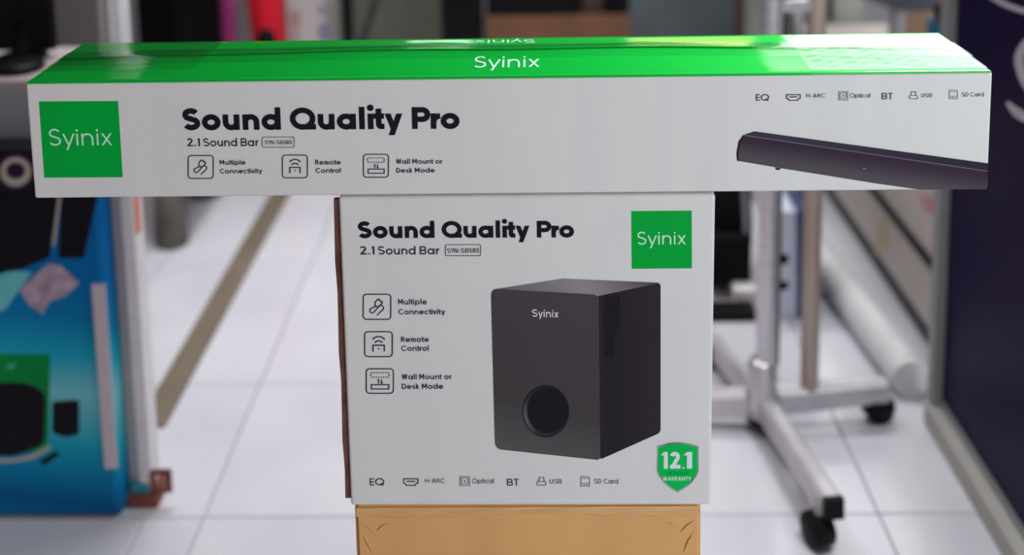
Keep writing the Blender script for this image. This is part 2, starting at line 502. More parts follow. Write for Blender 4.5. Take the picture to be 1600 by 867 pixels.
M['ink_white'] = mat('white_print', rgb(232, 232, 236), 0.5, spec=0.12)
M['black'] = mat('black_plastic', rgb(20, 21, 25), 0.45, col2=rgb(14, 14, 18), spec=0.12)
M['black_soft'] = mat('black_cloth', rgb(26, 25, 30), 0.9, col2=rgb(16, 15, 19), scale=14, bump=0.5, bscale=60, spec=0.12)
M['chrome'] = mat('brushed_metal', rgb(208, 206, 214), 0.3, metal=0.55, col2=rgb(190, 186, 196), scale=30, stretch=(1, 1, 8))
M['steel'] = mat('grey_steel', rgb(160, 158, 165), 0.4, metal=0.5)
M['white_metal'] = mat('white_painted_metal', rgb(222, 222, 226), 0.35, col2=rgb(208, 206, 210), scale=9)
M['rust'] = mat('rusty_metal', rgb(140, 78, 58), 0.8, col2=rgb(96, 58, 52), scale=40, bump=0.5)
M['taupe'] = mat('taupe_threshold_metal', rgb(124, 110, 96), 0.55, col2=rgb(104, 96, 82), scale=5, detail=5)

# ------------------------------------------------------------------ setting
YB, XL, XR, YF, ZC = 4.8, -2.6, 3.1, -1.6, 3.0
floor = struct(MB().box((XL-0.2, YF, -0.10), (XR+0.2, YB+0.2, -0.006)).build('floor', M['grout']))
# tiles of the floor, 0.4 m square with a cut strip in the nearest rows
Yj = [G(280, 808).y, G(360, 600).y, G(420, 409).y]
while Yj[0] > 0.6: Yj.insert(0, Yj[0]-0.40)
while Yj[-1] < YB: Yj.append(Yj[-1]+0.50)
xa = G(293, 867).x
tcache = {}
def tile(x0, x1, y0, y1):
    key = (round(x1-x0, 3), round(y1-y0, 3))
    if key not in tcache:
        mb = MB(); a, b = (x1-x0)/2-0.0011, (y1-y0)/2-0.0011
        c = 0.0015
        mb.add([(-a,-b,-0.008),(a,-b,-0.008),(a,b,-0.008),(-a,b,-0.008),(-a,-b,-c),(a,-b,-c),(a,b,-c),(-a,b,-c),(-a+c,-b+c,0),(a-c,-b+c,0),(a-c,b-c,0),(-a+c,b-c,0)],
               [(0,1,5,4),(1,2,6,5),(2,3,7,6),(3,0,4,7),(4,5,9,8),(5,6,10,9),(6,7,11,10),(7,4,8,11),(8,9,10,11)])
        o = mb.build('tile', M['tile'], floor); tcache[key] = o
    else:
        o = tcache[key].copy(); COL.objects.link(o)
    o.location = ((x0+x1)/2, (y0+y1)/2, 0)
for j in range(len(Yj)-1):
    xs = [xa-0.40*k for k in range(5, -1, -1)]+[xa+0.40*k for k in range(1, 9)]
    if Yj[j+1] < G(280, 808).y+0.01: xs = sorted(xs+[xa-0.107])
    for i in range(len(xs)-1):
        tile(xs[i], xs[i+1], Yj[j], Yj[j+1])

def rectwall(name, x0, x1, z0, z1, y0, y1, holes, m):
    """wall in the xz plane with rectangular holes (x0,x1,z0,z1), built of slabs"""
    mb = MB(); xs = sorted({x0, x1, *[h[0] for h in holes], *[h[1] for h in holes]}); zs = sorted({z0, z1, *[h[2] for h in holes], *[h[3] for h in holes]})
    for i in range(len(xs)-1):
        for j in range(len(zs)-1):
            cx, cz = (xs[i]+xs[i+1])/2, (zs[j]+zs[j+1])/2
            if any(h[0] < cx < h[1] and h[2] < cz < h[3] for h in holes): continue
            mb.box((xs[i], y0, zs[j]), (xs[i+1], y1, zs[j+1]))
    return struct(mb.build(name, m))
HOLES = [(1.10, 2.95, 1.25, 2.9), (0.40, 1.02, 1.15, 1.75), (-0.58, -0.24, 1.30, 1.70)]
rectwall('wall_back', XL, XR, 0, ZC, YB, YB+0.12, HOLES, M['dark_wall'])
struct(MB().box((XL-0.12, YF, 0), (XL, YB+0.12, ZC)).build('wall_left', mat('pink_bounce_wall', rgb(190, 150, 146), 0.8)))  # unseen wall, tinted pink to bounce warm light onto the cartons
struct(MB().box((XR, YF, 0), (XR+0.12, YB+0.12, ZC)).build('wall_right', M['wall']))
struct(MB().box((XL-0.12, YF, ZC), (XR+0.12, YB+0.12, ZC+0.1)).build('ceiling', M['ceiling']))
struct(MB().box((XL, YB-0.012, 0), (XR, YB, 0.55)).build('baseboard_back', M['wall']))
rectwall('wall_front', XL, XR, 0, ZC, YF-0.12, YF, [(0.95, 2.6, 0.0, 2.25)], M['wall'])  # unseen wall, added to limit sky light to the right-hand opening
gl = bpy.data.materials.new('window_glass'); gl.use_nodes = True
gb = gl.node_tree.nodes['Principled BSDF']
gb.inputs['Transmission Weight'].default_value = 1.0; gb.inputs['Roughness'].default_value = 0.0; gb.inputs['IOR'].default_value = 1.05
gy = gl.copy(); gy.name = 'amber_window_glass'; gy.node_tree.nodes['Principled BSDF'].inputs['Base Color'].default_value = (0.50, 0.42, 0.16, 1)
for k, (x0, x1, z0, z1) in enumerate(HOLES):
    mb = MB(); t = 0.03
    mb.box((x0, YB+0.03, z0), (x0+t, YB+0.09, z1)).box((x1-t, YB+0.03, z0), (x1, YB+0.09, z1))
    mb.box((x0+t, YB+0.03, z0), (x1-t, YB+0.09, z0+t)).box((x0+t, YB+0.03, z1-t), (x1-t, YB+0.09, z1))
    wf = struct(mb.build('window_%d' % (k+1), M['white_metal']))
    MB().box((x0+t, YB+0.055, z0+t), (x1-t, YB+0.06, z1-t)).build('pane', gy if k == 1 else gl, wf)
# brown threshold strip let into the floor, running away from the camera
pL0, pR0 = G(237, 655), G(283, 640)
pL1, pR1 = G(405, 310), G(443, 310)
xc = (pL0.x+pR0.x+pL1.x+pR1.x)/4; wd = (pR0.x-pL0.x+pR1.x-pL1.x)/2
struct(MB().prism([(xc-wd/2, 2.03, 0), (xc+wd/2, 2.03, 0), (xc+wd/2-0.004, 2.03, 0.006), (xc-wd/2+0.004, 2.03, 0.006)], (0, 2.75, 0)).build('trim_1', M['taupe']))

# ------------------------------------------------------------------ the long sound bar carton
Z1, Y1, X1, H1, D1, L1, YW1 = 1.03085, 1.03566, -0.50247, 0.11996, 0.14159, 0.95, -0.00271
E1 = Vector((math.cos(YW1), math.sin(YW1), 0)); N1 = Vector((-math.sin(YW1), math.cos(YW1), 0)); UP = Vector((0, 0, 1))
O1 = Vector((X1, Y1, Z1-H1))
sb = thing('sound_bar_carton', 'long white sound bar carton with glossy green top lying across the upright white carton', 'carton', tuple(O1+E1*L1/2+N1*D1/2))
def P1(a, b, c): return O1+E1*a+N1*b+UP*c
def softbox(P, L, Dp, H, r=0.0025, jit=0.0):
    """carton body with small rounded edges, given a local-to-world map"""
    bm = bmesh.new(); bmesh.ops.create_cube(bm, size=1)
    for v in bm.verts: v.co = Vector((L/2+v.co.x*L, Dp/2+v.co.y*Dp, H/2+v.co.z*H))
    bmesh.ops.bevel(bm, geom=list(bm.edges), offset=r, segments=3, affect='EDGES', profile=0.5)
    bm.verts.index_update()
    mb = MB(); mb.add([P(*v.co) for v in bm.verts], [[v.index for v in f.verts] for f in bm.faces]); bm.free()
    return mb
softbox(P1, L1, D1, H1-0.0006).build('carton_body', M['white_print'], sb)

def film(name, col, col2, rough, wr, wscale, stretch, coat=1.0):
    m = mat(name, col, rough, col2=col2, scale=4, coat=coat)
    nt = m.node_tree; b = nt.nodes['Principled BSDF']
    b.inputs['Coat Roughness'].default_value = 0.03
    b.inputs['Specular IOR Level'].default_value = 0.06
    tc = [n for n in nt.nodes if n.type == 'TEX_COORD'][0]
    mp = nt.nodes.new('ShaderNodeMapping'); mp.inputs['Scale'].default_value = stretch
    nt.links.new(tc.outputs['Object'], mp.inputs['Vector'])
    n = nt.nodes.new('ShaderNodeTexNoise'); n.inputs['Scale'].default_value = wscale; n.inputs['Detail'].default_value = 5; n.inputs['Distortion'].default_value = 1.2
    nt.links.new(mp.outputs[0], n.inputs['Vector'])
    bp = nt.nodes.new('ShaderNodeBump'); bp.inputs['Strength'].default_value = wr; bp.inputs['Distance'].default_value = 0.004
    nt.links.new(n.outputs['Fac'], bp.inputs['Height'])
    nt.links.new(bp.outputs['Normal'], b.inputs['Coat Normal']); nt.links.new(bp.outputs['Normal'], b.inputs['Normal'])
    return m
M['green_film'] = film('green_laminated_board', rgb(0, 176, 58), rgb(0, 170, 54), 0.5, 0.05, 14, (1, 2.5, 1), 0.6)
SEAM = 0.0735
def lift(a):          # how far the closing flaps bulge up along the seam
    t = (a/L1-0.5)/0.5
    return 0.0068*max(0.0, 1-abs(t)**2.6)+0.0005+0.0006*math.sin(a*23)
def flapz(a, b, seam, depth):
    if b <= seam: t = b/seam
    else: t = (depth-b)/(depth-seam)
    return H1+0.0004+lift(a)*(t**1.35)
def flap(name, b0, b1, m, dz=0.0, na=60, nb=10, parent=sb, amp=0.0):
    mb = MB(); vs = []; fs = []
    for i in range(na+1):
        for j in range(nb+1):
            a = 0.001+(L1-0.002)*i/na; b = b0+(b1-b0)*j/nb
            z = flapz(a, b, SEAM, D1)+dz
            vs.append(P1(a, b, z))
    for i in range(na):
        for j in range(nb):
            q = i*(nb+1)+j; fs.append((q, q+nb+1, q+nb+2, q+1))
    n0 = len(vs)
    vs += [v-UP*0.0016 for v in vs]
    edge = [(i*(nb+1)) for i in range(na+1)]; edge2 = [(i*(nb+1)+nb) for i in range(na+1)]
    fs2 = []
    for e in (edge, edge2):
        for p, q in zip(e[:-1], e[1:]): fs2.append((p, q, q+n0, p+n0))
    mb.add(vs, fs, True); mb.f += [list(f) for f in fs2]; mb.sm += [False]*len(fs2)
    return mb.build(name, m, parent)
flap('top_flap', 0.0008, SEAM-0.0012, M['green_film'])
flap('top_flap', SEAM+0.0012, D1-0.0005, M['green_film'], dz=0.0012)
# clear tape with wrinkles over the seam, and turned over both ends
tp = bpy.data.materials.new('clear_parcel_tape'); tp.use_nodes = True
nt = tp.node_tree; nt.nodes.clear()
out = nt.nodes.new('ShaderNodeOutputMaterial'); mx = nt.nodes.new('ShaderNodeMixShader')
tr = nt.nodes.new('ShaderNodeBsdfTransparent'); gs = nt.nodes.new('ShaderNodeBsdfGlossy'); gs.inputs['Roughness'].default_value = 0.08
fr = nt.nodes.new('ShaderNodeLayerWeight'); fr.inputs['Blend'].default_value = 0.5
pw = nt.nodes.new('ShaderNodeMath'); pw.operation = 'POWER'; pw.inputs[1].default_value = 4.6
nt.links.new(fr.outputs['Facing'], pw.inputs[0])
tc = nt.nodes.new('ShaderNodeTexCoord'); mp = nt.nodes.new('ShaderNodeMapping'); mp.inputs['Scale'].default_value = (1.0, 3.0, 1.0)
nz = nt.nodes.new('ShaderNodeTexNoise'); nz.inputs['Scale'].default_value = 45; nz.inputs['Detail'].default_value = 5; nz.inputs['Distortion'].default_value = 1.5
bp = nt.nodes.new('ShaderNodeBump'); bp.inputs['Strength'].default_value = 0.10; bp.inputs['Distance'].default_value = 0.002
nt.links.new(tc.outputs['Object'], mp.inputs[0]); nt.links.new(mp.outputs[0], nz.inputs['Vector']); nt.links.new(nz.outputs['Fac'], bp.inputs['Height'])
nt.links.new(bp.outputs[0], gs.inputs['Normal'])
hf = nt.nodes.new('ShaderNodeMath'); hf.operation = 'MULTIPLY_ADD'; hf.inputs[1].default_value = 0.96; hf.inputs[2].default_value = 0.03
nt.links.new(pw.outputs[0], hf.inputs[0]); nt.links.new(hf.outputs[0], mx.inputs[0]); nt.links.new(tr.outputs[0], mx.inputs[1]); nt.links.new(gs.outputs[0], mx.inputs[2]); nt.links.new(mx.outputs[0], out.inputs[0])
def tape_strip(a0, a1, b0, b1, na, nb, amp):
    mb = MB(); vs = []; fs = []
    rnd = random.Random(int(a0*1000)+3)
    ph = [rnd.uniform(0, 6) for _ in range(6)]
    for i in range(na+1):
        for j in range(nb+1):
            a = a0+(a1-a0)*i/na; b = b0+(b1-b0)*j/nb
            wz = amp*(math.sin(a*140+b*260+ph[0])*math.sin(b*190-a*70+ph[1])+0.6*math.sin(a*310-b*420+ph[2]))
            vs.append(P1(a, b, flapz(a, b, SEAM, D1)+0.0019+max(wz, -0.0005)))
    for i in range(na):
        for j in range(nb):
            q = i*(nb+1)+j; fs.append((q, q+nb+1, q+nb+2, q+1))
    mb.add(vs, fs, True)
    return mb.build('tape', tp, sb, None, True)
tape_strip(0.0, L1, SEAM-0.026, SEAM+0.026, 180, 10, 0.00003)
tape_strip(0.775, 0.948, 0.006, D1-0.004, 90, 44, 0.00010)
tape_strip(0.002, 0.16, 0.03, D1-0.004, 60, 30, 0.00010)

F1 = Face(O1, E1, UP)
# logo square and its lettering
g = F1.px([[(60.8, 158.4), (184.7, 157.7), (192, 276.7), (69.3, 277.6)]], 'logo_square', M['green_print'], sb)
F1.text([('Syinix', 77.5, 227.3, 176, 226.5, 26)], 'logo_lettering', M['ink_light'], g, 0.10, 2)
F1.text([('Sound Quality Pro', 285.8, 203.2, 718.4, 200.9, 34)], 'heading_lettering', M['ink_black'], sb, 0.25)
F1.text([('2.1', 292.5, 228.4, 313, 228.4, 12.6), ('Sound Bar', 318, 228.4, 404.4, 228, 12.6)], 'subheading_lettering', M['ink_grey'], sb, 0.165)
bd = F1.icon('badge', 409.4, 213.4, 460.3, 230.3, 'model_badge', M['ink_grey'], sb)
F1.text([('SYN-SB580', 413.8, 225.4, 456.3, 225.1, 6.2)], 'badge_lettering', M['ink_grey'], bd, 0.15)
F1.icon('plug', 293.4, 241.9, 334.2, 279.4, 'plug_icon', M['ink_grey'], sb)
F1.text([('Multiple', 343.7, 257.3, 384, 257, 7.6), ('Connectivity', 343.7, 270.8, 410.3, 270.4, 7.6)], 'feature_lettering', M['ink_grey'], sb, 0.185)
F1.icon('remote', 440.6, 241.2, 481.2, 278.4, 'remote_icon', M['ink_grey'], sb)
F1.text([('Remote', 492.8, 257, 532.8, 256.8, 7.6), ('Control', 493.4, 269.9, 532.8, 269.6, 7.6)], 'feature_lettering', M['ink_grey'], sb, 0.185)
F1.icon('mount', 567.2, 240, 607.8, 277.5, 'mount_icon', M['ink_grey'], sb)
F1.text([('Wall Mount or', 618.8, 255.8, 691.6, 255.4, 7.6), ('Desk Mode', 619.4, 269.7, 679.4, 269.3, 7.6)], 'feature_lettering', M['ink_grey'], sb, 0.185)
F1.text([('EQ', 1180.9, 157.2, 1201.6, 157, 10.2)], 'port_lettering', M['ink_grey'], sb, 0.15)
F1.text([('BT', 1377.4, 155, 1394.5, 154.8, 10)], 'port_lettering', M['ink_grey'], sb, 0.15)
F1.icon('hdmi', 1228.2, 147, 1251, 157.4, 'hdmi_icon', M['ink_grey'], sb)
F1.icon('optical', 1310, 142.5, 1325, 156.6, 'optical_icon', M['ink_grey'], sb)
F1.icon('usb', 1420.3, 142.8, 1434, 154.5, 'usb_icon', M['ink_grey'], sb)
F1.icon('sdcard', 1482.7, 140, 1496.2, 154.5, 'card_icon', M['ink_grey'], sb)
F1.text([('H-ARC', 1260, 152.4, 1289.5, 152.2, 6.2)], 'port_lettering', M['ink_grey'], sb, 0.13)
F1.text([('Optical', 1328, 152.5, 1359.7, 152.2, 7)], 'port_lettering', M['ink_grey'], sb, 0.13)
F1.text([('USB', 1439.5, 151.9, 1456.3, 151.7, 6.2)], 'port_lettering', M['ink_grey'], sb, 0.13)
F1.text([('SD Card', 1502, 150.7, 1537, 150.3, 6.4)], 'port_lettering', M['ink_grey'], sb, 0.13)
# printed picture of the bar speaker
M['bar_top'] = print_grad('printed_bar_top', [(0, rgb(62, 55, 70)), (1, rgb(40, 32, 50))], (1, 0, 0))
M['bar_front'] = print_grad('printed_bar_front', [(0, rgb(46, 42, 48)), (0.38, rgb(76, 70, 78)), (0.62, rgb(84, 77, 84)), (0.9, rgb(60, 46, 60)), (1, rgb(52, 36, 54))], (0.78, 0, 1.0))
pic = F1.px([[(1152.4, 251.1), (1151.3, 240), (1154.6, 220.5), (1161.1, 210.9), (1260, 226.3), (1543, 267), (1541.5, 295.3), (1438, 296.2), (1369, 286.5), (1219, 262.5)]], 'bar_picture', M['bar_front'], sb)
F1.px([[(1161.1, 210.9), (1178.5, 204.9), (1330, 225.6), (1544.5, 255), (1543, 267), (1260, 226.3)]], 'picture_top', M['bar_top'], pic, 2)
M['ink_mid'] = mat('mid_grey_print', rgb(122, 116, 130), 0.5, spec=0.12)
F1.px([[(1161, 211.6), (1543, 267.6), (1543, 266.6), (1161, 210.4)]], 'picture_edge', M['ink_mid'], pic, 3)
F1.px([[(1152.0, 251.1), (1150.8, 240), (1154.2, 220.5), (1161.1, 210.9), (1162.6, 212.0), (1156.5, 222), (1153.6, 240), (1154, 251.5)]], 'picture_end', M['ink_black'], pic, 3)
F1.px([[(1211, 261.5), (1220, 262.8), (1218, 265.4), (1212.5, 265)]], 'picture_foot', M['ink_black'], pic, 2)
F1.px([[(1345, 261.2), (1357.3, 262.6), (1356, 265.6), (1347, 265.2)]], 'picture_badge', M['ink_black'], pic, 3)
F1.px([[(1346, 261.9), (1355, 263), (1354, 264.6), (1348, 264.2)]], 'picture_badge', M['ink_mid'], pic, 4)
# lettering on the two top flaps
def flap_text(x0, x1, yb, cap, name, flipped):
    tw, Pp = layout('Syinix', 0.11)
    pa = G(x0, yb, Z1+0.004); pb = G(x1, yb, Z1+0.004); pc = G(x0, yb-cap, Z1+0.004)
    mb = MB()
    a0 = (pa-O1).dot(E1); a1 = (pb-O1).dot(E1); b0 = (pa-O1).dot(N1); b1 = (pc-O1).dot(N1)
    for poly in Pp:
        vs = []
        for p in poly:
            u = p[0]/tw; v = p[1]
            if flipped: u = 1-u; v = 1-v
            a = a0+(a1-a0)*u; b = b0+(b1-b0)*v
            b = min(max(b, 0.002), D1-0.002)
            vs.append(P1(a, b, flapz(a, b, SEAM, D1)+(0.0005 if not flipped else 0.0017)))
        mb.add(vs, [list(range(len(vs)))])
    return mb.build(name, M['ink_light'], sb)
flap_text(739.5, 843, 103.5, 13, 'lid_lettering', False)
flap_text(741, 836, 68.5, 7.5, 'lid_lettering', True)

# ------------------------------------------------------------------ the upright subwoofer carton
X2, W2, H2, YW2, Y2 = -0.19549, 0.37424, 0.33581, -0.00624, 1.0314
E2 = Vector((math.cos(YW2), math.sin(YW2), 0)); N2 = Vector((-math.sin(YW2), math.cos(YW2), 0))
ZB2 = Z1-H1-H2; D2 = 0.30
O2 = Vector((X2, Y2, ZB2))
def P2(a, b, c): return O2+E2*a+N2*b+UP*c
sw = thing('speaker_carton', 'upright white speaker carton with a printed black subwoofer, standing on the brown cardboard box', 'carton', tuple(O2+E2*W2/2+N2*D2/2))
# body with the lower right corner crushed in a little
def rr2(a, b, c):
    if a > W2*0.5 and c < 0.025: a = a-(0.025-c)*0.10
    return P2(a, b, c)
mb = softbox(rr2, W2, D2, H2-0.0006, 0.003)
mb.build('carton_body', M['white_print'], sw)
mb = MB()   # raw brown board edge of the glued side flap, standing proud at the left
n = 10
for k in range(n):
    z0, z1 = 0.006+(H2-0.010)*k/n, 0.006+(H2-0.010)*(k+1)/n
    j0 = 0.0007*math.sin(k*2.1); j1 = 0.0007*math.sin((k+1)*2.1)
    mb.add([P2(-0.0062+j0, 0.004, z0), P2(0.001, 0.004, z0), P2(0.001, 0.009, z0), P2(-0.0062+j0, 0.009, z0),
            P2(-0.0062+j1, 0.004, z1), P2(0.001, 0.004, z1), P2(0.001, 0.009, z1), P2(-0.0062+j1, 0.009, z1)],
           [(0,1,5,4),(1,2,6,5),(2,3,7,6),(3,0,4,7),(0,3,2,1),(4,5,6,7)])
mb.build('board_edge', M['kraft_dark'], sw)
F2 = Face(O2, E2, UP)
g = F2.px([[(986.3, 329.6), (1080.8, 328.8), (1081.2, 419), (987.1, 419.9)]], 'logo_square', M['green_print'], sw)
F2.text([('Syinix', 995.5, 381.8, 1071.5, 381.2, 20)], 'logo_lettering', M['ink_light'], g, 0.11, 2)
F2.text([('Sound Quality Pro', 559.5, 371.8, 897, 370.6, 26)], 'heading_lettering', M['ink_black'], sw, 0.25)
F2.text([('2.1', 562.6, 397.5, 585.5, 397.4, 13), ('Sound Bar', 591, 397.4, 686.7, 397.2, 13)], 'subheading_lettering', M['ink_grey'], sw, 0.165)
bd = F2.icon('badge', 695.5, 381.4, 751.5, 399.7, 'model_badge', M['ink_grey'], sw)
F2.text([('SYN-SB580', 698.5, 394.8, 748.5, 394.6, 7.2)], 'badge_lettering', M['ink_grey'], bd, 0.15)
for kind, r in (('plug', (566.8, 458.5, 611.6, 499.5)), ('remote', (569, 517, 614, 557.7)), ('mount', (571.5, 575, 615.7, 615))):
    F2.icon(kind, *r, kind+'_icon', M['ink_grey'], sw)
F2.text([('Multiple', 622.2, 475.4, 667.3, 475.2, 8.4), ('Connectivity', 622.8, 490.9, 696, 490.6, 8.4)], 'feature_lettering', M['ink_grey'], sw, 0.185)
F2.text([('Remote', 626.8, 534, 670.4, 533.8, 8.4), ('Control', 627.2, 548, 670.2, 547.8, 8.4)], 'feature_lettering', M['ink_grey'], sw, 0.185)
F2.text([('Wall Mount or', 627.7, 592.4, 706, 592, 8.4), ('Desk Mode', 628, 607.4, 692.8, 607.1, 8.4)], 'feature_lettering', M['ink_grey'], sw, 0.185)
F2.text([('EQ', 578, 758, 600.8, 757.9, 11.2)], 'port_lettering', M['ink_grey'], sw, 0.15)
F2.text([('BT', 792.2, 758.4, 810.8, 758.3, 10.8)], 'port_lettering', M['ink_grey'], sw, 0.15)
F2.icon('hdmi', 630, 746.9, 654, 758.7, 'hdmi_icon', M['ink_grey'], sw)
F2.icon('optical', 718.3, 743.7, 734.2, 758.7, 'optical_icon', M['ink_grey'], sw)
F2.icon('usb', 838.7, 745, 853.4, 758, 'usb_icon', M['ink_grey'], sw)
F2.icon('sdcard', 907.2, 743.7, 921.6, 759.5, 'card_icon', M['ink_grey'], sw)
F2.text([('H-ARC', 664.4, 754, 695.5, 753.9, 6.8)], 'port_lettering', M['ink_grey'], sw, 0.13)
F2.text([('Optical', 737.9, 754.7, 772, 754.5, 7.6)], 'port_lettering', M['ink_grey'], sw, 0.13)
F2.text([('USB', 859, 755.1, 878, 755, 7)], 'port_lettering', M['ink_grey'], sw, 0.13)
F2.text([('SD Card', 928.3, 755.1, 966, 755, 7.4)], 'port_lettering', M['ink_grey'], sw, 0.13)
# printed subwoofer picture
def rpoly(pts, rs, n=5):
    """round polygon corners (2D)"""
    out = []
    N = len(pts)
    for i in range(N):
        p = Vector(pts[i]); a = (Vector(pts[i-1])-p).normalized(); b = (Vector(pts[(i+1) % N])-p).normalized(); r = rs[i]
        if r <= 0: out.append(tuple(p)); continue
        q0 = p+a*r; q1 = p+b*r
        for k in range(n+1):
            t = k/n
            out.append(tuple(q0*(1-t)**2+p*2*t*(1-t)+q1*t**2))
    return out
M['sub_front'] = print_grad('printed_speaker_front', [(0, rgb(92, 92, 90)), (0.35, rgb(70, 65, 67)), (1, rgb(75, 66, 73))], (0.15, 0, 0.9))
M['sub_top'] = print_grad('printed_speaker_top', [(0, rgb(104, 98, 102)), (0.55, rgb(148, 138, 144)), (1, rgb(66, 58, 64))], (0.9, 0, 0.1))
M['sub_side'] = print_grad('printed_speaker_side', [(0, rgb(46, 40, 44)), (0.2, rgb(40, 35, 39)), (1, rgb(50, 44, 48))], (1, 0, 0))
side = F2.px([rpoly([(934, 459), (1032.2, 441.5), (1032.2, 675.6), (937.7, 717.8)], [0, 6, 6, 4])], 'speaker_picture', M['sub_side'], sw)
F2.px([rpoly([(770, 452), (879.4, 435), (1032, 441.5), (934.9, 462)], [4, 0, 5, 2])], 'picture_top', M['sub_top'], side, 2)
F2.px([rpoly([(767.3, 450.6), (935.2, 460), (937.9, 718.4), (773.8, 700.9)], [11, 9, 6, 11])], 'picture_front', M['sub_front'], side, 3)
F2.text([('Syinix', 831, 494, 872.6, 495.4, 11.6)], 'picture_lettering', M['ink_white'], side, 0.15, 4)
M['port_rim'] = print_grad('printed_port_rim', [(0, rgb(120, 118, 126)), (0.25, rgb(52, 50, 56)), (1, rgb(30, 28, 33))], (0.8, 0, 0.25))
F2.px([arc(852.8, 641.8, 36.5, 40.6, 0, 350, 40)], 'picture_port', M['ink_black'], side, 4)
F2.px([arc(852.8, 641.6, 35.0, 38.8, 0, 350, 40)], 'picture_port', M['port_rim'], side, 5)
F2.px([arc(855.3, 640, 31.5, 35.3, 0, 350, 40)], 'picture_port', M['ink_black'], side, 6)
M['slot'] = mat('printed_grille', rgb(26, 24, 30), 0.5, spec=0.12)
sl = []
for k in range(6):
    x = 944+k*4.3
    for q in range(18 if k < 4 else 12):
        y = 466-k*0.9+q*5.2
        sl.append([(x, y), (x+2.0, y-0.4), (x+2.0, y+3.0), (x, y+3.4)])
F2.px(sl, 'picture_grille', M['slot'], side, 3)
# warranty shield
def shield(cx, dx, top, ys, yb, g=0):
    pts = [(cx-dx, top+6)]+[(cx-dx+2*dx*k/8, top+6-6*math.sin(PI*k/8)) for k in range(1, 8)]+[(cx+dx, top+6)]
    bz_ = lambda t, sg: ((1-t)**2*(cx+sg*dx)+2*t*(1-t)*(cx+sg*dx*0.86)+t*t*cx, (1-t)**2*ys+2*t*(1-t)*(ys+(yb-ys)*0.52)+t*t*yb)
    pts += [bz_(k/8, 1) for k in range(9)]+[bz_(k/8, -1) for k in range(7, -1, -1)]
    return pts
M['shield_rim'] = print_grad('printed_metal_rim', [(0, rgb(96, 92, 100)), (0.4, rgb(190, 188, 192)), (0.7, rgb(104, 102, 108)), (1, rgb(150, 148, 152))], (0.7, 0, 0.5))
M['shield_green'] = mat('bright_green_print', rgb(0, 192, 84), 0.45, spec=0.12)
M['green_dark'] = mat('dark_green_print', rgb(0, 150, 66), 0.5, spec=0.12)
sh = F2.px([shield(1058.7, 32.8, 690.6, 735, 770.3)], 'warranty_shield', M['shield_rim'], sw)
F2.px([shield(1058.7, 30.6, 693.0, 735, 767.3)], 'shield_field', M['shield_green'], sh, 2)
F2.text([('12', 1034.5, 731.5, 1063, 731.4, 26), ('1', 1070, 731.4, 1081.2, 731.4, 26)], 'shield_numerals', M['ink_white'], sh, 0.23, 3)
F2.px([[(1066.5, 729), (1069, 729), (1069, 731.5), (1066.5, 731.5)]], 'shield_numerals', M['ink_white'], sh, 3)
F2.text([('MONTHS', 1042.2, 741.4, 1076, 741.3, 5)], 'shield_lettering', M['green_dark'], sh, 0.14, 3)
F2.text([('WARRANTY', 1035.5, 750.4, 1079.8, 750.2, 6.2)], 'shield_lettering', M['ink_white'], sh, 0.15, 3)

# ------------------------------------------------------------------ brown cardboard box below
a = at(553.5, 792, Y2+0.002); b = at(1095.5, 790.5, Y2+0.002)
cb = thing('cardboard_box', 'plain brown cardboard box at the bottom, holding up the white speaker carton', 'carton', ((a.x+b.x)/2, Y2+0.15, 0))
bm = bmesh.new(); bmesh.ops.create_cube(bm, size=1)
for v in bm.verts:
    v.co = Vector(((a.x+b.x)/2+v.co.x*(b.x-a.x), Y2+0.002+0.15+v.co.y*0.30, ZB2/2+v.co.z*ZB2))
bmesh.ops.bevel(bm, geom=list(bm.edges), offset=0.004, segments=3, affect='EDGES')
bm.verts.index_update()
MB().add([v.co.copy() for v in bm.verts], [[v.index for v in f.verts] for f in bm.faces]).build('carton_body', M['kraft'], cb)
bm.free()
# folded paper tape run over the top edge with a crumpled lower rim
M['paper_tape'] = mat('brown_parcel_tape', rgb(226, 178, 120), 0.35, col2=rgb(218, 168, 110), scale=8, coat=0.2, bump=0.1, bscale=40)
mb = MB(); vs = []; fs = []
na, nb = 80, 8
rnd = random.Random(4)
for i in range(na+1):
    x = a.x+0.002+(b.x-a.x-0.004)*i/na
    dep = 0.0095+0.0025*math.sin(i*0.11)+0.001*math.sin(i*0.9)
    for j in range(nb+1):
        t = j/nb
        z = ZB2-0.0035-dep*t
        y = Y2+0.002-0.0004-0.0034*math.sin(PI*t)*(0.6+0.4*math.sin(i*0.37+j))-(0.0008 if j == nb-1 else 0)
        vs.append((x, y, z))
for i in range(na):
    for j in range(nb):
        q = i*(nb+1)+j; fs.append((q, q+nb+1, q+nb+2, q+1))
mb.add(vs, fs, True).build('tape', M['paper_tape'], cb)

for sx_, sg in ((a.x+0.006, 1), (b.x-0.006, -1)):
    mb = MB()
    for (dx, dz, dx2, dz2) in ((0.0, -0.020, 0.016, -0.034), (0.002, -0.034, 0.012, -0.056), (0.016, -0.030, 0.030, -0.022)):
        mb.tube([(sx_+sg*dx, Y2+0.0018, ZB2+dz), (sx_+sg*(dx+dx2)/2, Y2+0.0012, ZB2+(dz+dz2)/2+0.002), (sx_+sg*dx2, Y2+0.0018, ZB2+dz2)], [0.0003, 0.0012, 0.0003], 6)
    o = mb.build('crease', M['kraft'], cb); o['kind'] = 'stuff'

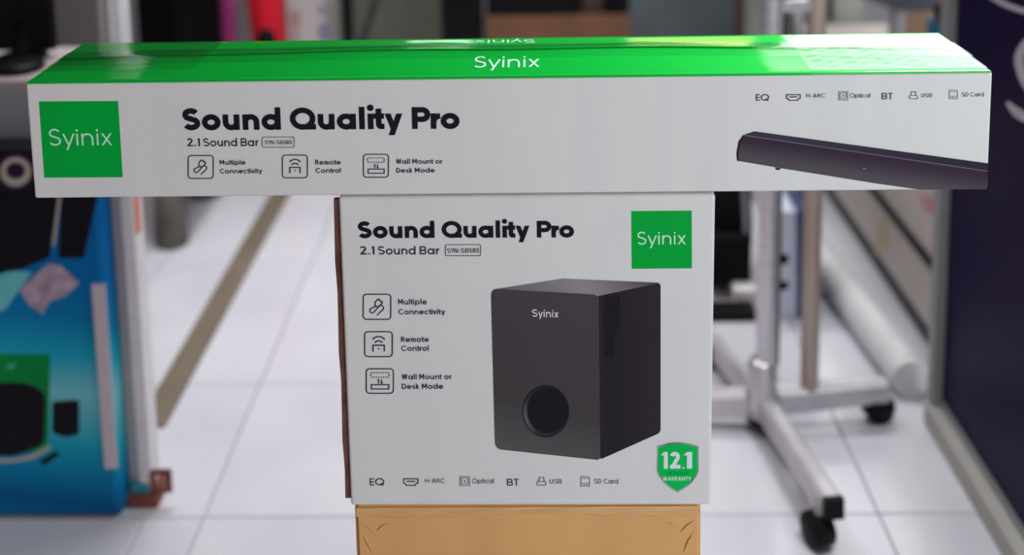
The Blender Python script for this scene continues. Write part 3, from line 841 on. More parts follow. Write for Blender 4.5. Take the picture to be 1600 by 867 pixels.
# ------------------------------------------------------------------ blue printed carton at the left
pb = G(150, 812); YC = pb.y
xr = at(184, 700, YC).x; xl = xr-0.62; zt = at(20, 244, YC).z
bc = thing('blue_carton', 'blue ocean printed speaker carton standing on the floor at the far left', 'carton', ((xl+xr)/2, YC+0.045, 0))
M['sea'] = print_grad('printed_sea', [(0.06, rgb(160, 190, 204)), (0.085, rgb(100, 170, 190)), (0.11, rgb(0, 104, 156)), (0.16, rgb(0, 88, 144)), (0.24, rgb(0, 122, 170)), (0.33, rgb(20, 158, 182)),
    (0.46, rgb(112, 190, 200)), (0.54, rgb(20, 162, 188)), (0.64, rgb(0, 118, 172)), (0.74, rgb(0, 106, 172)), (1, rgb(0, 92, 158))], (0.10, 0, 0.93), noise=0.07, nscale=2.5)
body = MB().box((xl, YC, 0.004), (xr, YC+0.09, zt-0.003), 0.012).build('carton_body', M['sea'], bc)
MB().box((xl+0.012, YC+0.008, zt-0.004), (xr-0.012, YC+0.082, zt)).build('carton_top', M['black'], bc)
MB().box((xr-0.024, YC-0.004, at(170, 730, YC).z), (xr-0.002, YC+0.001, at(170, 443, YC).z), 0.0).build('edge_protector', mat('lavender_grey_plastic', rgb(196, 188, 196), 0.5), bc)
MB().box((xl+0.01, YC+0.012, 0.0), (xr-0.012, YC+0.078, 0.006)).build('carton_base', M['black'], bc)
F3 = Face((xl, YC, 0), (1, 0, 0), (0, 0, 1), 0.0004)
M['print_black'] = mat('black_artwork', rgb(16, 17, 22), 0.5, col2=rgb(24, 18, 30), scale=9, spec=0.12)
M['print_purple'] = mat('purple_artwork', rgb(58, 36, 74), 0.5, col2=rgb(30, 22, 40), scale=18, spec=0.12)
M['print_pale'] = mat('pale_artwork', rgb(190, 172, 186), 0.5, col2=rgb(140, 122, 142), scale=40, spec=0.12)
M['print_ring'] = mat('cream_artwork', rgb(176, 168, 164), 0.5, spec=0.12)
M['print_teal'] = mat('teal_artwork', rgb(70, 180, 184), 0.5, col2=rgb(120, 196, 198), scale=12, spec=0.12)
M['print_green'] = mat('green_artwork', rgb(0, 150, 66), 0.5, col2=rgb(0, 120, 60), scale=6, spec=0.12)
t1 = F3.px([[(-330, 236), (60, 234), (92, 300), (90, 320), (80, 386), (78, 402), (40, 418), (0, 428), (-330, 432)]], 'tower_picture', M['print_black'], bc)
F3.px([[(91, 306), (96, 306), (86, 384), (81, 384)]], 'tower_edge', M['print_ring'], t1, 2)
F3.px([arc(25, 268, 30, 31, 0, 350, 28)], 'cone_surround', M['print_purple'], t1, 2)
ri = F3.px([arc(25, 268, 24, 23, 0, 350, 28)], 'cone_ring', M['print_ring'], t1, 3)
F3.px([arc(25, 266, 15, 13, 0, 350, 24)], 'cone_centre', M['print_purple'], t1, 4)
F3.px([[(96, 300), (154, 300), (131, 403), (91, 403)]], 'tower_picture', M['print_black'], bc)
F3.px([[(-330, 424), (10, 422), (50, 425), (36, 444), (8, 484), (-330, 540)]], 'splash_picture', M['print_teal'], bc)
F3.px([[(78, 411), (96, 415), (124, 442), (100, 464), (78, 470), (67, 490), (46, 476), (31, 453), (56, 428)]], 'splash_picture', M['print_pale'], bc, 2)
gp = F3.px([rpoly([(-330, 553), (79, 553), (75, 705), (-330, 716)], [0, 8, 6, 0])], 'box_picture', M['print_green'], bc)
F3.px([rpoly([(-330, 598), (40, 597), (72, 612), (70, 694), (25, 712), (-330, 708)], [0, 16, 14, 12, 12, 0])], 'box_picture', M['print_black'], bc, 2)
F3.px([rpoly([(82, 627), (124, 624), (124, 678), (103, 683), (82, 676)], [6, 6, 6, 6, 6])], 'small_speaker_picture', M['print_black'], bc, 2)
F3.px([[(-330, 716), (20, 716), (50, 710), (78, 694), (80, 700), (52, 716), (20, 722), (-330, 722)]], 'splash_picture', M['print_ring'], bc, 3)
F3.px([[(61, 720), (88, 704), (95, 709), (70, 726)]], 'remote_picture', M['print_black'], bc, 3)
F3.px([[(11, 569), (16, 572), (26, 566), (20, 574), (13, 575)]], 'box_mark', M['print_teal'], gp, 2)

# white upright post with rusty foot
pf = G(218, 806); YP = pf.y+0.02
c0 = at(197, 700, YP).x; c1 = at(234, 700, YP).x
po = thing('shutter_post', 'white upright metal post with rusty foot beside the blue carton', 'post', ((c0+c1)/2, YP+0.02, 0))
zb = at(212, 766, YP).z
cm = c0+(c1-c0)*0.42
MB().box((cm, YP, zb), (c1, YP+0.045, ZC-0.002), 0.004).build('post_profile', M['white_metal'], po)
MB().box((c0, YP+0.006, zb), (cm, YP+0.040, ZC-0.002), 0.002).build('post_channel', mat('pale_grey_channel', rgb(176, 172, 174), 0.5), po)
MB().box((c0+0.004, YP-0.002, zb-0.006), (c1-0.006, YP+0.047, zb+0.014)).build('teal_band', mat('teal_tape', rgb(40, 140, 160), 0.5), po)
MB().box((c0-0.004, YP-0.002, 0), (c1+0.008, YP+0.05, zb), 0.003).build('foot', M['rust'], po)
ax0, ax1 = at(234, 752, YP).x, at(267, 752, YP).x; az0, az1 = at(250, 770, YP).z, at(250, 736, YP).z
mb = MB(); t = 0.0085
mb.box((ax0, YP, az0), (ax0+t, YP+0.007, az1)).box((ax1-t, YP, az0), (ax1, YP+0.007, az1)).box((ax0+t, YP, az0), (ax1-t, YP+0.007, az0+t)).box((ax0+t, YP, az1-t), (ax1-t, YP+0.007, az1))
mb.build('bracket', M['rust'], po)
MB().box((c1-0.001, YP+0.004, 0.52), (c1+0.003, YP+0.02, 0.66)).build('edge_tape', mat('orange_tape', rgb(226, 120, 92), 0.6), po)

# ------------------------------------------------------------------ desk, screen and shadow disc behind the blue carton
YD = YC+0.12
zd = at(20, 123, YD).z; xd = at(88, 110, YD).x
M['desk_grey'] = mat('blue_grey_laminate', rgb(160, 168, 172), 0.5)
dk = thing('grey_desk', 'grey desk behind the blue carton, carrying a black screen', 'desk', (xd-0.45, YD+0.15, 0))
MB().box((xd-0.9, YD-0.01, zd-0.02), (xd, YD+0.215, zd), 0.003).build('desk_top', mat('pale_desk_top', rgb(176, 168, 168), 0.4), dk)
MB().box((xd-0.88, YD, 0), (xd-0.03, YD+0.018, zd-0.02)).build('front_panel', M['desk_grey'], dk)
MB().box((xd-0.04, YD+0.02, 0), (xd-0.02, YD+0.21, zd-0.02)).build('side_panel', M['desk_grey'], dk)
MB().box((xd-0.88, YD+0.02, 0), (xd-0.86, YD+0.21, zd-0.02)).build('side_panel', M['desk_grey'], dk)
sx = at(36, 80, YD+0.14).x
sc = thing('black_screen', 'black screen on a stubby stand, on the grey desk at top left', 'screen', (sx, YD+0.14, zd))
MB().lathe((sx, YD+0.14, zd), [(0, 0), (0.045, 0), (0.045, 0.006), (0.02, 0.012), (0.014, 0.016), (0.014, 0.07), (0, 0.07)]).build('stand', M['black'], sc)
MB().box((sx-0.33, YD+0.135, zd+0.014), (at(84, 40, YD+0.14).x, YD+0.155, zd+0.40), 0.004).build('screen_panel', M['black'], sc)
kx = at(30, 112, YD+0.06).x  # added black disc stands in for a dark shadow on the desk top
tag(MB().lathe((kx, YD+0.058, zd), [(0, 0), (0.044, 0), (0.048, 0.006), (0.042, 0.014), (0.02, 0.018), (0, 0.0185)]).build('desk_shadow_disc', M['black'], None, (kx, YD+0.058, zd)),
    'flat black disc added as the dark shadow at the front of the grey desk', 'case')

# black cabinet on tapered grey legs
YK = G(262, 388).y
kx0, kx1 = at(214, 30, YK).x, at(346, 30, YK+0.42).x
lx = at(263, 370, YK).x
kb = thing('black_cabinet', 'black cabinet on tapered grey feet behind the left half of the long carton', 'cabinet', ((kx0+kx1)/2, YK+0.2, 0))
MB().box((kx0, YK, 0.20), (kx1, YK+0.42, 1.05), 0.006).build('cabinet_body', mat('matte_black', rgb(14, 14, 17), 0.85, spec=0.03), kb)
M['leg_grey'] = mat('taupe_grey_rubber', rgb(104, 98, 90), 0.6, col2=rgb(70, 64, 66), scale=8)
for lx_, ly_ in ((lx, YK+0.03), (lx, YK+0.36)):
    MB().lathe((lx_, ly_, 0), [(0, 0), (0.044, 0), (0.047, 0.012), (0.046, 0.03), (0.038, 0.20), (0, 0.20)]).build('leg', M['leg_grey'], kb)

# ------------------------------------------------------------------ things along the back, seen over the long carton
def upright(name, label, cat, px0, px1, ytop, Y, depth, m, bev=0.004, ground=True):
    x0, x1 = at(px0, 40, Y).x, at(px1, 40, Y).x
    z1 = at((px0+px1)/2, ytop, Y).z
    return tag(MB().box((x0, Y, 0), (x1, Y+depth, z1), bev).build(name, m, None, ((x0+x1)/2, Y+depth/2, 0)), label, cat)
Yr = 3.55
rx = at(357, 40, Yr).x
mg = thing('fabric_roll', 'upright magenta fabric roll right of the black cabinet', 'fabric roll', (rx, Yr, 0))
M['magenta'] = mat('magenta_cloth', rgb(172, 50, 128), 0.9, col2=rgb(130, 36, 98), scale=10, stretch=(6, 6, 1))
MB().tube([(rx, Yr, 0), (rx, Yr, 0.3), (rx+0.004, Yr, 0.95)], [0.027, 0.025, 0.024]).build('cloth', M['magenta'], mg)
MB().tube([(rx+0.003, Yr, 0.90), (rx+0.004, Yr, 0.99)], 0.014).build('core', M['kraft'], mg)
x0, x1 = at(382, 0, Yr+0.1).x, at(432, 0, Yr+0.1).x
rb = thing('red_bag', 'bright red upright bag between the magenta roll and the stickered white box', 'bag', ((x0+x1)/2, Yr+0.16, 0))
M['red'] = mat('red_cloth', rgb(242, 8, 48), 0.8, col2=rgb(226, 4, 40), scale=6)
mb = MB()
for (z, g0, g1, d) in ((0, 0.03, 0.0, 0.06), (0.3, 0.03, 0.0, 0.08), (0.55, 0.012, 0.0, 0.08), (0.8, -0.01, 0, 0.05), (0.92, -0.01, 0, 0.012)):
    mb.v += [Vector((x0+g0, Yr+0.16-d, z)), Vector((x1, Yr+0.16-d, z)), Vector((x1, Yr+0.16+d, z)), Vector((x0+g0, Yr+0.16+d, z))]
for k in range(4):
    for i in range(4):
        mb.f.append([k*4+i, k*4+(i+1) % 4, k*4+4+(i+1) % 4, k*4+4+i]); mb.sm.append(True)
mb.f += [[3, 2, 1, 0], [16, 17, 18, 19]]; mb.sm += [False, False]
mb.build('bag_body', M['red'], rb)
hp = [((x0+x1)/2+0.03*math.cos(t), Yr+0.16, 0.915+0.06*math.sin(t)) for t in [PI*k/10 for k in range(11)]]
MB().tube(hp, 0.006, 8).build('handle', M['red'], rb)
bx = at(416, 55, 3.4).x; bz = at(416, 45, 3.4).z
tag(MB().lathe((bx, 3.4, 0), [(0, 0), (0.024, 0), (0.030, bz-0.03), (0.024, bz-0.008), (0.012, bz), (0, bz+0.002)]).build('black_canister', M['black'], None, (bx, 3.4, 0)),
    'slim black canister in front of the red bag', 'canister')
# white stickered box
Yw = 3.9
x0, x1 = at(434, 30, Yw).x, at(511, 30, Yw).x
wb = thing('white_stickered_box', 'tall white box with red and blue stickers behind the long carton', 'box', ((x0+x1)/2, Yw+0.12, 0))
MB().box((x0, Yw, 0), (x1, Yw+0.25, 0.75), 0.004).build('box_body', M['white_print'], wb)
F4 = Face((x0, Yw, 0), (1, 0, 0), (0, 0, 1), 0.0005)
M['stick_red'] = mat('red_brown_sticker', rgb(176, 96, 84), 0.5, col2=rgb(214, 170, 160), scale=30)
M['stick_blue'] = mat('blue_sticker', rgb(104, 116, 172), 0.5, col2=rgb(150, 160, 190), scale=30)
M['stick_grey'] = mat('grey_sticker', rgb(150, 146, 150), 0.5)
F4.px([[(452, 18), (468, 18), (468, 45), (454, 46)]], 'sticker', M['stick_red'], wb)
F4.px([[(456, 50), (465, 50), (465, 64), (456, 64)]], 'sticker', M['stick_red'], wb)
F4.px([[(498, 8), (508, 8), (508, 24), (498, 24)]], 'sticker', M['stick_blue'], wb)
F4.px([[(499, 36), (510, 36), (510, 64), (499, 64)]], 'sticker', M['stick_blue'], wb)
F4.px([[(436, 0), (447, 0), (447, 64), (436, 64)]], 'sticker', M['stick_grey'], wb)
upright('olive_board', 'narrow olive board standing right of the stickered white box', 'board', 511, 535, -40, 4.2, 0.03, mat('olive_board', rgb(128, 128, 96), 0.7))
# folded black frame
Ye = 3.75
fa = thing('folding_frame', 'black folding frame with a slanting strut before the grey green board', 'frame', (at(545, 60, Ye).x, Ye, 0))
xq = at(544, 40, Ye).x
MB().bar((xq, Ye, 0), (xq, Ye, 0.95), 0.036, 0.02, (0, 1, 0)).build('upright', M['black'], fa)
q0, q1 = at(566, 66, Ye), at(588, -2, Ye)
dq = (q1-q0); q0 = q0-dq*(q0.z/dq.z); q1 = q0+dq*(0.95/dq.z)
MB().bar(q0, q1, 0.03, 0.015, (0, 1, 0)).build('strut', mat('dark_bronze', rgb(58, 54, 50), 0.5), fa)
MB().bar((xq, Ye, 0.9), (q1.x, Ye, 0.9), 0.02, 0.02, (0, 1, 0)).build('crossbar', M['black'], fa)
upright('leaning_panel', 'grey green panel standing against the back wall behind the black frame', 'panel', 556, 692, -60, 4.35, 0.03, mat('grey_green_board', rgb(128, 134, 120), 0.6, col2=rgb(112, 118, 106), scale=3))
# black tower speaker
x0, x1 = at(689, 30, 3.7).x, at(752, 30, 3.7).x
ts = thing('tower_speaker', 'tall black speaker left of the brown carton behind the long carton', 'speaker', ((x0+x1)/2, 3.8, 0))
MB().box((x0, 3.7, 0.02), (x1, 3.9, 0.95), 0.006).build('speaker_body', M['black'], ts)
MB().box((x0-0.008, 3.69, 0), (x1+0.008, 3.91, 0.02)).build('base', M['black'], ts)
for z in (0.72, 0.55):
    MB().lathe(((x0+x1)/2, 3.70, z), [(0.06, 0), (0.06, 0.008), (0.052, 0.008), (0.03, -0.01), (0, -0.004)], 24, (0, -1, 0)).build('driver', M['black_soft'], ts)
# brown carton with black case and brown bag on it
Yv = 3.75
x0, x1 = at(758, 40, Yv).x, at(985, 40, Yv).x; zv = at(870, 25, Yv).z
bb = thing('brown_carton', 'wide brown carton behind the long carton, under the black case', 'carton', ((x0+x1)/2, Yv+0.15, 0))
M['brown_carton'] = mat('mottled_brown_board', rgb(140, 96, 68), 0.8, col2=rgb(112, 78, 58), scale=6)  # two browns mixed by noise
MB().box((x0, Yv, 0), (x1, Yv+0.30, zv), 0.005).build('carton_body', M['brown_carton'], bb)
x2 = at(905, 20, Yv).x
bk = thing('black_case', 'black case lying on the wide brown carton behind the long carton', 'case', ((x0+x2)/2, Yv+0.12, zv))
MB().box((x0+0.005, Yv+0.005, zv), (x2, Yv+0.25, zv+0.36), 0.008).build('case_body', M['black'], bk)
MB().tube([((x0+x2)/2-0.05, Yv+0.12, zv+0.358), ((x0+x2)/2-0.05, Yv+0.12, zv+0.39), ((x0+x2)/2+0.05, Yv+0.12, zv+0.39), ((x0+x2)/2+0.05, Yv+0.12, zv+0.358)], 0.006, 8).build('handle', M['black'], bk)
x3 = at(945, 20, Yv).x
tag(MB().box((x2+0.004, Yv+0.01, zv), (x3, Yv+0.22, zv+0.33), 0.015).build('brown_pouch', mat('dark_brown_leather', rgb(62, 40, 40), 0.6), None, ((x2+x3)/2, Yv+0.1, zv)),
    'dark brown leather pouch on the brown carton, right of the black case', 'pouch')
p0, p1 = at(982, 60, Yv-0.05), at(946, 2, Yv-0.05)
tag(MB().box((x3+0.004, Yv+0.01, zv), (x1-0.004, Yv+0.2, zv+0.40), 0.01).build('black_bag', M['black_soft'], None, ((x3+x1)/2, Yv+0.1, zv)),
    'small black bag at the right end of the brown carton', 'bag')
upright('teal_board', 'grey teal board on the back wall right of the brown carton', 'board', 984, 1152, -60, 4.3, 0.03, mat('grey_teal_board', rgb(116, 134, 138), 0.5, col2=rgb(92, 92, 104), scale=2.2))
upright('red_brown_post', 'thin red brown post right of the grey teal board', 'post', 1150, 1166, -60, 4.1, 0.03, mat('red_brown_wood', rgb(118, 84, 82), 0.7))
upright('dark_pillar', 'dark upright case between the red brown post and the white machine', 'case', 1168, 1200, -50, 3.9, 0.1, mat('charcoal', rgb(46, 46, 56), 0.6))
# white machine with dark slot
Ym = 3.5
x0, x1 = at(1200, 40, Ym).x, at(1352, 40, Ym).x
wm = thing('white_machine', 'pale grey machine with dark openings behind the right part of the long carton', 'machine', ((x0+x1)/2, Ym+0.2, 0))
MB().box((x0, Ym, 0), (x1, Ym+0.4, 0.72), 0.01).build('housing', mat('pale_green_grey', rgb(206, 212, 204), 0.5, col2=rgb(180, 190, 178), scale=5), wm)
F5 = Face((x0, Ym, 0), (1, 0, 0), (0, 0, 1), 0.001)
def slab(px0, py0, px1, py1, m, name, d=0.012, par=wm, Y=Ym):
    a_ = at(px0, py1, Y); b_ = at(px1, py0, Y)
    return MB().box((a_.x, Y-d, a_.z), (b_.x, Y+0.002, b_.z)).build(name, m, par)
slab(1203, -20, 1240, 18, M['black'], 'hopper')
slab(1254, 4, 1292, 28, mat('grey_cover', rgb(160, 164, 166), 0.5), 'cover')
slab(1293, -10, 1300, 30, M['black'], 'slot', 0.014)
slab(1205, 20, 1214, 56, mat('dark_gasket', rgb(60, 62, 66), 0.6), 'gasket')
slab(1228, 22, 1238, 58, mat('dark_gasket', rgb(84, 80, 90), 0.6), 'gasket')
slab(1240, 20, 1250, 58, M['white_metal'], 'rail', 0.02)
# things standing on the beige side unit: parcel, bottle on a teal box, bowl on a pedestal
ZU = 0.45
Yt = 3.22
x0, x1 = at(1416, 40, Yt).x, at(1462, 40, Yt).x
tag(MB().box((x0, Yt, ZU), (x1, Yt+0.15, at(1440, 17, Yt).z), 0.004).build('brown_parcel', mat('beige_brown_board', rgb(160, 132, 110), 0.8), None, ((x0+x1)/2, Yt+0.07, ZU)), 'small brown parcel under the rim of the round bowl', 'parcel')
Yt = 2.6
x0, x1 = at(1470, 60, Yt).x, at(1506, 60, Yt).x; zt_ = at(1490, 42, Yt).z
tag(MB().box((x0, Yt, ZU), (x1, Yt+0.1, zt_), 0.004).build('teal_box', mat('teal_card', rgb(20, 104, 146), 0.5), None, ((x0+x1)/2, Yt+0.05, ZU)), 'narrow teal box carrying a dark bottle near the navy panel', 'box')
bo = thing('bottle', 'dark bottle with orange cap on the narrow teal box', 'bottle', ((x0+x1)/2-0.005, Yt+0.05, zt_))
c = ((x0+x1)/2-0.005, Yt+0.05, zt_)
MB().lathe(c, [(0, 0), (0.024, 0), (0.025, 0.035), (0.016, 0.048), (0.012, 0.054), (0, 0.054)]).build('bottle_body', mat('dark_bottle', rgb(58, 40, 40), 0.3), bo)
MB().lathe(c, [(0.013, 0.05), (0.014, 0.085), (0, 0.087)]).build('cap', mat('orange_cap', rgb(214, 122, 78), 0.5), bo)
Ys = 3.0
rs = 0.165
bcx = at(1420, 10, Ys).x; bz = at(1418, 19, Ys-0.06).z
bl = thing('round_bowl', 'round dark grey bowl on a white pedestal at top right', 'bowl', (bcx, Ys, ZU))
MB().lathe((bcx, Ys, bz), [(0, 0.0), (rs*0.45, 0.004), (rs*0.75, 0.022), (rs*0.93, 0.05), (rs, 0.09), (rs-0.006, 0.09), (rs*0.9, 0.055), (rs*0.6, 0.02), (0, 0.012)], 40).build('bowl_body', mat('grey_blue_vinyl', rgb(84, 90, 106), 0.35), bl)
px_ = at(1402, 40, Ys).x
MB().lathe((px_, Ys, ZU), [(0, 0), (0.055, 0), (0.055, 0.006), (0.024, 0.012), (0.022, bz-ZU+0.006), (0, bz-ZU+0.006)], 24).build('pedestal', M['white_metal'], bl)

# ------------------------------------------------------------------ right side: navy panel in its frame
XN = 0.800
yn1 = atx(1471, 650, XN).y
nv = thing('navy_banner_panel', 'tall navy purple banner panel at the right edge, standing on a grey base rail', 'banner', (XN+0.01, yn1-0.6, 0))
M['navy'] = mat('navy_purple_print', rgb(22, 20, 62), 0.4, col2=rgb(38, 16, 56), scale=3.5, detail=2, spec=0.05)
znb = 0.062
MB().box((XN, 0.75, znb), (XN+0.02, yn1, 0.985), 0.002).build('panel', M['navy'], nv)
MB().box((XN-0.028, 0.75, 0), (XN+0.03, yn1+0.02, 0.045), 0.003).build('base_rail', mat('grey_beige_rail', rgb(176, 174, 170), 0.5), nv)
MB().box((XN-0.004, 0.75, 0.045), (XN+0.024, yn1+0.004, znb), 0.0).build('lower_channel', M['steel'], nv)
MB().box((XN-0.020, yn1+0.002, 0.045), (XN+0.012, yn1+0.03, 0.99), 0.003).build('frame_post', mat('grey_alloy', rgb(158, 160, 160), 0.45, metal=0.2), nv)
F6 = Face((XN, 0, 0), (0, -1, 0), (0, 0, 1), 0.0005)
M['panel_white'] = mat('white_panel_print', rgb(196, 190, 206), 0.5)
def thick(pts, ws):
    L = []; Rr = []
    for i, p in enumerate(pts):
        a_ = Vector(pts[max(i-1, 0)]); b_ = Vector(pts[min(i+1, len(pts)-1)])
        t = (b_-a_).normalized(); nn = Vector((-t.y, t.x))
        L.append(Vector(p)+nn*ws[i]/2); Rr.append(Vector(p)-nn*ws[i]/2)
    return [[L[i], Rr[i], Rr[i+1], L[i+1]] for i in range(len(pts)-1)]
def smooth(pts, n=6):
    out = []
    P = [Vector(p) for p in pts]; P = [P[0]*2-P[1]]+P+[P[-1]*2-P[-2]]
    for i in range(1, len(P)-2):
        for k in range(n):
            t = k/n
            out.append(0.5*((2*P[i])+(-P[i-1]+P[i+1])*t+(2*P[i-1]-5*P[i]+4*P[i+1]-P[i+2])*t*t+(-P[i-1]+3*P[i]-3*P[i+1]+P[i+2])*t**3))
    out.append(P[-2]); return out
pts = smooth([(1622, 52), (1600, 74), (1593, 96), (1602, 126), (1618, 150), (1622, 172), (1608, 184), (1590, 176), (1574, 160)])
F6.px(thick(pts, [15]*(len(pts)-6)+[14, 12, 11, 9, 8, 6]), 'panel_letter', M['panel_white'], nv)
pts = smooth([(1528, -22), (1562, 2), (1600, 17), (1640, 24)])
F6.px(thick(pts, [9]*len(pts)), 'panel_stripe', M['panel_white'], nv)

# wheeled stand with star base
hub = G(1192, 668); hz = 0.085
ws_ = thing('wheeled_stand', 'chrome wheeled stand with star base and two uprights, right of the white carton', 'stand', (hub.x, hub.y, 0))
def hpt(px, py, z): return G(px, py, z)
h0 = Vector((hub.x, hub.y, 0))
def near_z(px, py, Y): return at(px, py, Y)
hc = at(1190, 622, hub.y)
hzz = hc.z
MB().lathe((hc.x, hub.y, hzz), [(0, -0.03), (0.034, -0.03), (0.034, 0.0), (0.03, 0.012), (0.030, 0.07), (0.022, 0.085), (0, 0.085)]).build('hub', M['chrome'], ws_)
MB().lathe((hc.x, hub.y, hzz), [(0, -0.05), (0.028, -0.05), (0.034, -0.03), (0, -0.03)]).build('hub_cap', M['black'], ws_)
MB().tube([(hc.x+0.008, hub.y, hzz+0.05), (hc.x+0.010, hub.y, 0.90)], 0.021).build('upright', M['chrome'], ws_)
MB().tube([(hc.x+0.029, hub.y+0.004, hzz+0.07), (hc.x+0.031, hub.y+0.004, 0.89)], 0.0055).build('cable', M['black'], ws_)
e_r = G(1383, 612, hzz+0.004); e_r = at(1384, 606, G(1376, 656).y)
M['chrome_leg'] = mat('satin_alloy', rgb(206, 203, 210), 0.38, metal=0.3, col2=rgb(184, 180, 188), scale=12)
def leg(p1, w=0.036, h0_=0.05, h1_=0.04):
    a_ = Vector((hc.x, hub.y, hzz-0.005)); b_ = Vector(p1)
    t = (b_-a_).normalized(); sd = t.cross(UP).normalized(); u = sd.cross(t); vs = []
    a_ = a_+t*0.03
    for p, hh in ((a_, h0_), (b_, h1_)):
        for i, j in ((-1,-1),(1,-1),(1,0.7),(0.6,1),(-0.6,1),(-1,0.7)): vs.append(p+sd*i*w/2+u*j*hh/2)
    o = MB().add(vs, [(0,1,2,3,4,5),(11,10,9,8,7,6)]+[(i, (i+1) % 6, 6+(i+1) % 6, 6+i) for i in range(6)]).build('leg', M['chrome_leg'], ws_)
    return o
def caster(x, y, ztop, along):
    """fork and wheel under a leg end"""
    al = Vector(along); al.z = 0; al.normalize(); sd = al.cross(UP)
    ck = MB().lathe((x, y, 0), [(0.008, 0.045), (0.008, ztop), (0, ztop)], 10).build('caster', M['steel'], ws_)
    for s_ in (-1, 1):
        MB().lathe(Vector((x, y, 0.026))+sd*s_*0.011-sd*0.009, [(0, 0), (0.022, 0), (0.026, 0.003), (0.026, 0.015), (0.022, 0.018), (0, 0.018)], 22, sd).build('wheel', M['black'], ck)
    MB().lathe(Vector((x, y, 0.030))-sd*0.012, [(0.012, -0.004), (0.030, -0.004), (0.030, 0.028), (0.012, 0.028)], 18, sd).build('wheel_hood', M['black'], ck)
yb_f = G(1282, 850).y
e_f = at(1300, 790, yb_f-0.01)
e_l = Vector((hc.x-0.25, hub.y+0.02, hzz-0.022))
e_b = at(1112, 535, hub.y+0.24)
leg(e_r); leg(e_f, 0.036, 0.042, 0.036); leg(e_l); leg(e_b, 0.03)
caster(e_r.x-0.014, e_r.y, e_r.z, (1, 0.3, 0))
cfx = at(1278, 830, yb_f).x
caster(cfx, yb_f, e_f.z, (0.4, -1, 0)); caster(e_l.x+0.02, e_l.y, e_l.z, (1, 0, 0)); caster(e_b.x, e_b.y-0.01, e_b.z, (0.5, 1, 0))
MB().bar(e_f, e_f+(e_f-Vector((hc.x, hub.y, hzz))).normalized()*0.012, 0.034, 0.036).build('end_cap', M['black'], ws_)
ux = at(1246, 590, hub.y+0.10)
M['beige_tube'] = mat('beige_steel_tube', rgb(186, 172, 164), 0.4, metal=0.2, col2=rgb(170, 150, 138), scale=4)
fr_ = (ux.x-hc.x)/(e_r.x-hc.x); yb2 = hub.y+(e_r.y-hub.y)*fr_
MB().tube([(ux.x, yb2, hzz), (ux.x+0.001, yb2, 0.88)], 0.018).build('upright', M['beige_tube'], ws_)
MB().bar((hc.x, hub.y, 0.86), (ux.x, yb2, 0.86), 0.02, 0.02).build('crossbar', M['chrome'], ws_)

# white tube lying on the floor along the side unit
ta = G(1432, 630); tr_ = 0.040
tb_x = G(1216, 335).x
tu = thing('white_tube', 'thick white tube lying on the floor behind the wheeled stand', 'tube', (ta.x, ta.y+0.6, 0))
ta_y = ta.y+0.02
tcx = at(1424, 600, ta_y).x
n = 24
MB().tube([(tcx, ta_y, tr_), (tcx-0.10, ta_y+1.18, tr_)], tr_, n).build('tube_body', M['white_metal'], tu)
MB().lathe((tcx, ta_y, tr_), [(0, 0.002), (tr_*0.8, 0.002), (tr_*0.98, -0.002), (tr_*1.01, -0.006), (tr_*1.01, -0.03), (tr_, -0.03)], n, (0, -1, 0)).build('end_cap', M['white_metal'], tu)

# long beige side unit at the right
XS = tcx+0.095
M['beige'] = mat('beige_laminate', rgb(214, 205, 200), 0.6, col2=rgb(198, 190, 184), scale=2.5)
su = thing('beige_side_unit', 'long beige cabinet on the right with black trim, behind the white tube', 'cabinet', (XS+0.2, 3.3, 0))
y0s = ta_y+0.12
MB().box((XS, y0s, 0.06), (XS+0.40, 3.45, 0.45), 0.003).build('cabinet_body', M['beige'], su)
MB().box((XS+0.012, y0s+0.01, 0), (XS+0.39, 3.44, 0.06)).build('plinth', mat('grey_plinth', rgb(70, 70, 74), 0.6), su)
MB().box((XS-0.008, y0s, 0.205), (XS+0.004, 3.45, 0.225)).build('trim_strip', M['black'], su)
MB().box((XS-0.012, y0s-0.016, 0.0), (XS+0.012, y0s+0.004, 0.45)).build('corner_post', M['black'], su)
M['stain'] = mat('ochre_stain', rgb(196, 178, 120), 0.6, col2=rgb(188, 176, 160), scale=30)
F7 = Face((XS, 0, 0), (0, -1, 0), (0, 0, 1), 0.0006)
M['rose'] = mat('rose_sticker', rgb(206, 120, 136), 0.6, col2=rgb(206, 168, 172), scale=14)
F7.px([[(1436, 306), (1462, 306), (1462, 332), (1446, 334)]], 'sticker', M['rose'], su)
F7.px([[(1374, 340), (1388, 345), (1386, 385), (1366, 400)]], 'sticker', M['stain'], su)
# black rucksack and small cartons behind the stand
Yq = G(1150, 458).y
x0, x1 = at(1085, 400, Yq).x, at(1182, 400, Yq).x; zq = at(1150, 262, Yq).z
rk = thing('rucksack', 'black rucksack on the floor between the white carton and the wheeled stand', 'rucksack', ((x0+x1)/2, Yq+0.08, 0))
bm = bmesh.new(); bmesh.ops.create_cube(bm, size=1)
bmesh.ops.subdivide_edges(bm, edges=list(bm.edges), cuts=3, use_grid_fill=True)
for v in bm.verts:
    p = v.co*2; r = (abs(p.x)**4+abs(p.y)**4+abs(p.z)**4)**0.25
    p = p/max(r, 1e-6)*max(abs(p.x), abs(p.y), abs(p.z))
    v.co = Vector(((x0+x1)/2+p.x*(x1-x0)/2*(1-0.12*max(p.z, 0)), Yq+0.09+p.y*0.09, zq/2+p.z*zq/2))
bm.verts.index_update()
MB().add([v.co.copy() for v in bm.verts], [[v.index for v in f.verts] for f in bm.faces], True).build('bag_body', M['black_soft'], rk); bm.free()
MB().box(((x0+x1)/2-0.05, Yq-0.03, 0.03), ((x0+x1)/2+0.06, Yq+0.01, zq*0.5), 0.012).build('front_pocket', M['black_soft'], rk)
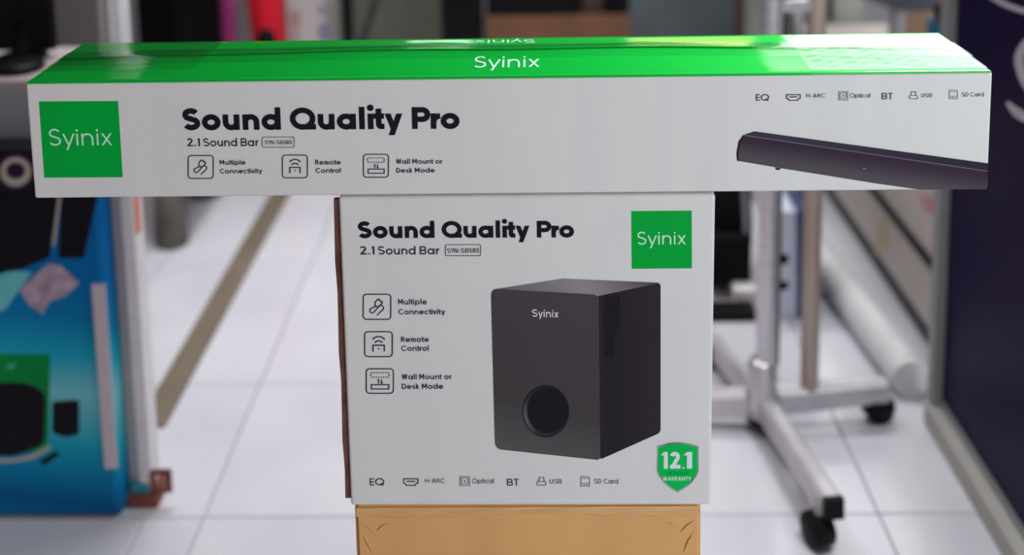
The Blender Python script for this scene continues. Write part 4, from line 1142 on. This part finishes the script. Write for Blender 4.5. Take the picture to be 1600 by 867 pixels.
MB().tube([(x1-0.035, Yq-0.004, zq*0.86), (x1-0.03, Yq-0.012, zq*0.6), (x1-0.032, Yq-0.006, zq*0.3)], 0.006, 8).build('strap', M['steel'], rk)
Yh = G(1160, 488).y
def smallbox(name, label, px0, px1, py0, py1, m, d=0.08, cat='box'):
    Y = G((px0+px1)/2, py1).y
    a_ = at(px0, py1, Y); b_ = at(px1, py0, Y)
    return tag(MB().box((a_.x, Y, 0), (b_.x, Y+d, b_.z), 0.004).build(name, m, None, ((a_.x+b_.x)/2, Y+d/2, 0)), label, cat)
smallbox('dark_case', 'flat dark case on the floor in front of the black rucksack', 1108, 1182, 486, 503, M['black'], 0.05, 'case')
smallbox('white_package', 'small white package before the rucksack, beside the chrome upright', 1148, 1184, 454, 482, M['white_print'], 0.05, 'package')
Yg = G(1240, 498).y
a_ = at(1208, 498, Yg); b_ = at(1284, 330, Yg)
bw = thing('blue_white_carton', 'blue and white carton standing behind the two uprights of the stand', 'carton', ((a_.x+b_.x)/2, Yg+0.1, 0))
M['bw'] = print_grad('blue_white_art', [(0, rgb(222, 228, 238)), (0.45, rgb(200, 208, 228)), (0.55, rgb(60, 72, 110)), (0.8, rgb(36, 44, 78)), (1, rgb(48, 56, 88))], (0.95, 0, 0.05), noise=0.05)
MB().box((a_.x, Yg, 0), (b_.x, Yg+0.14, b_.z), 0.003).build('carton_body', M['bw'], bw)
F8 = Face((a_.x, Yg, 0), (1, 0, 0), (0, 0, 1), 0.0006)
M['light_blue'] = mat('light_blue_print', rgb(140, 190, 226), 0.5)
F8.px([[(1254, 468), (1278, 464), (1276, 496), (1256, 496)]], 'label_patch', M['light_blue'], bw)
F8.px([[(1214, 398), (1232, 396), (1232, 412), (1214, 414)]], 'label_patch', M['print_black'], bw)
F8.px([[(1214, 440), (1232, 438), (1232, 452), (1214, 454)]], 'label_patch', M['print_black'], bw)

# unused glow material; the overhead fill lights are added area lights alone
M['lamp'] = bpy.data.materials.new('unused_diffuser'); M['lamp'].use_nodes = True
lb = M['lamp'].node_tree.nodes['Principled BSDF']; lb.inputs['Emission Color'].default_value = (1, 0.98, 0.95, 1); lb.inputs['Emission Strength'].default_value = 2.0

for o in list(bpy.data.objects):
    if '_o' in o: del o['_o']
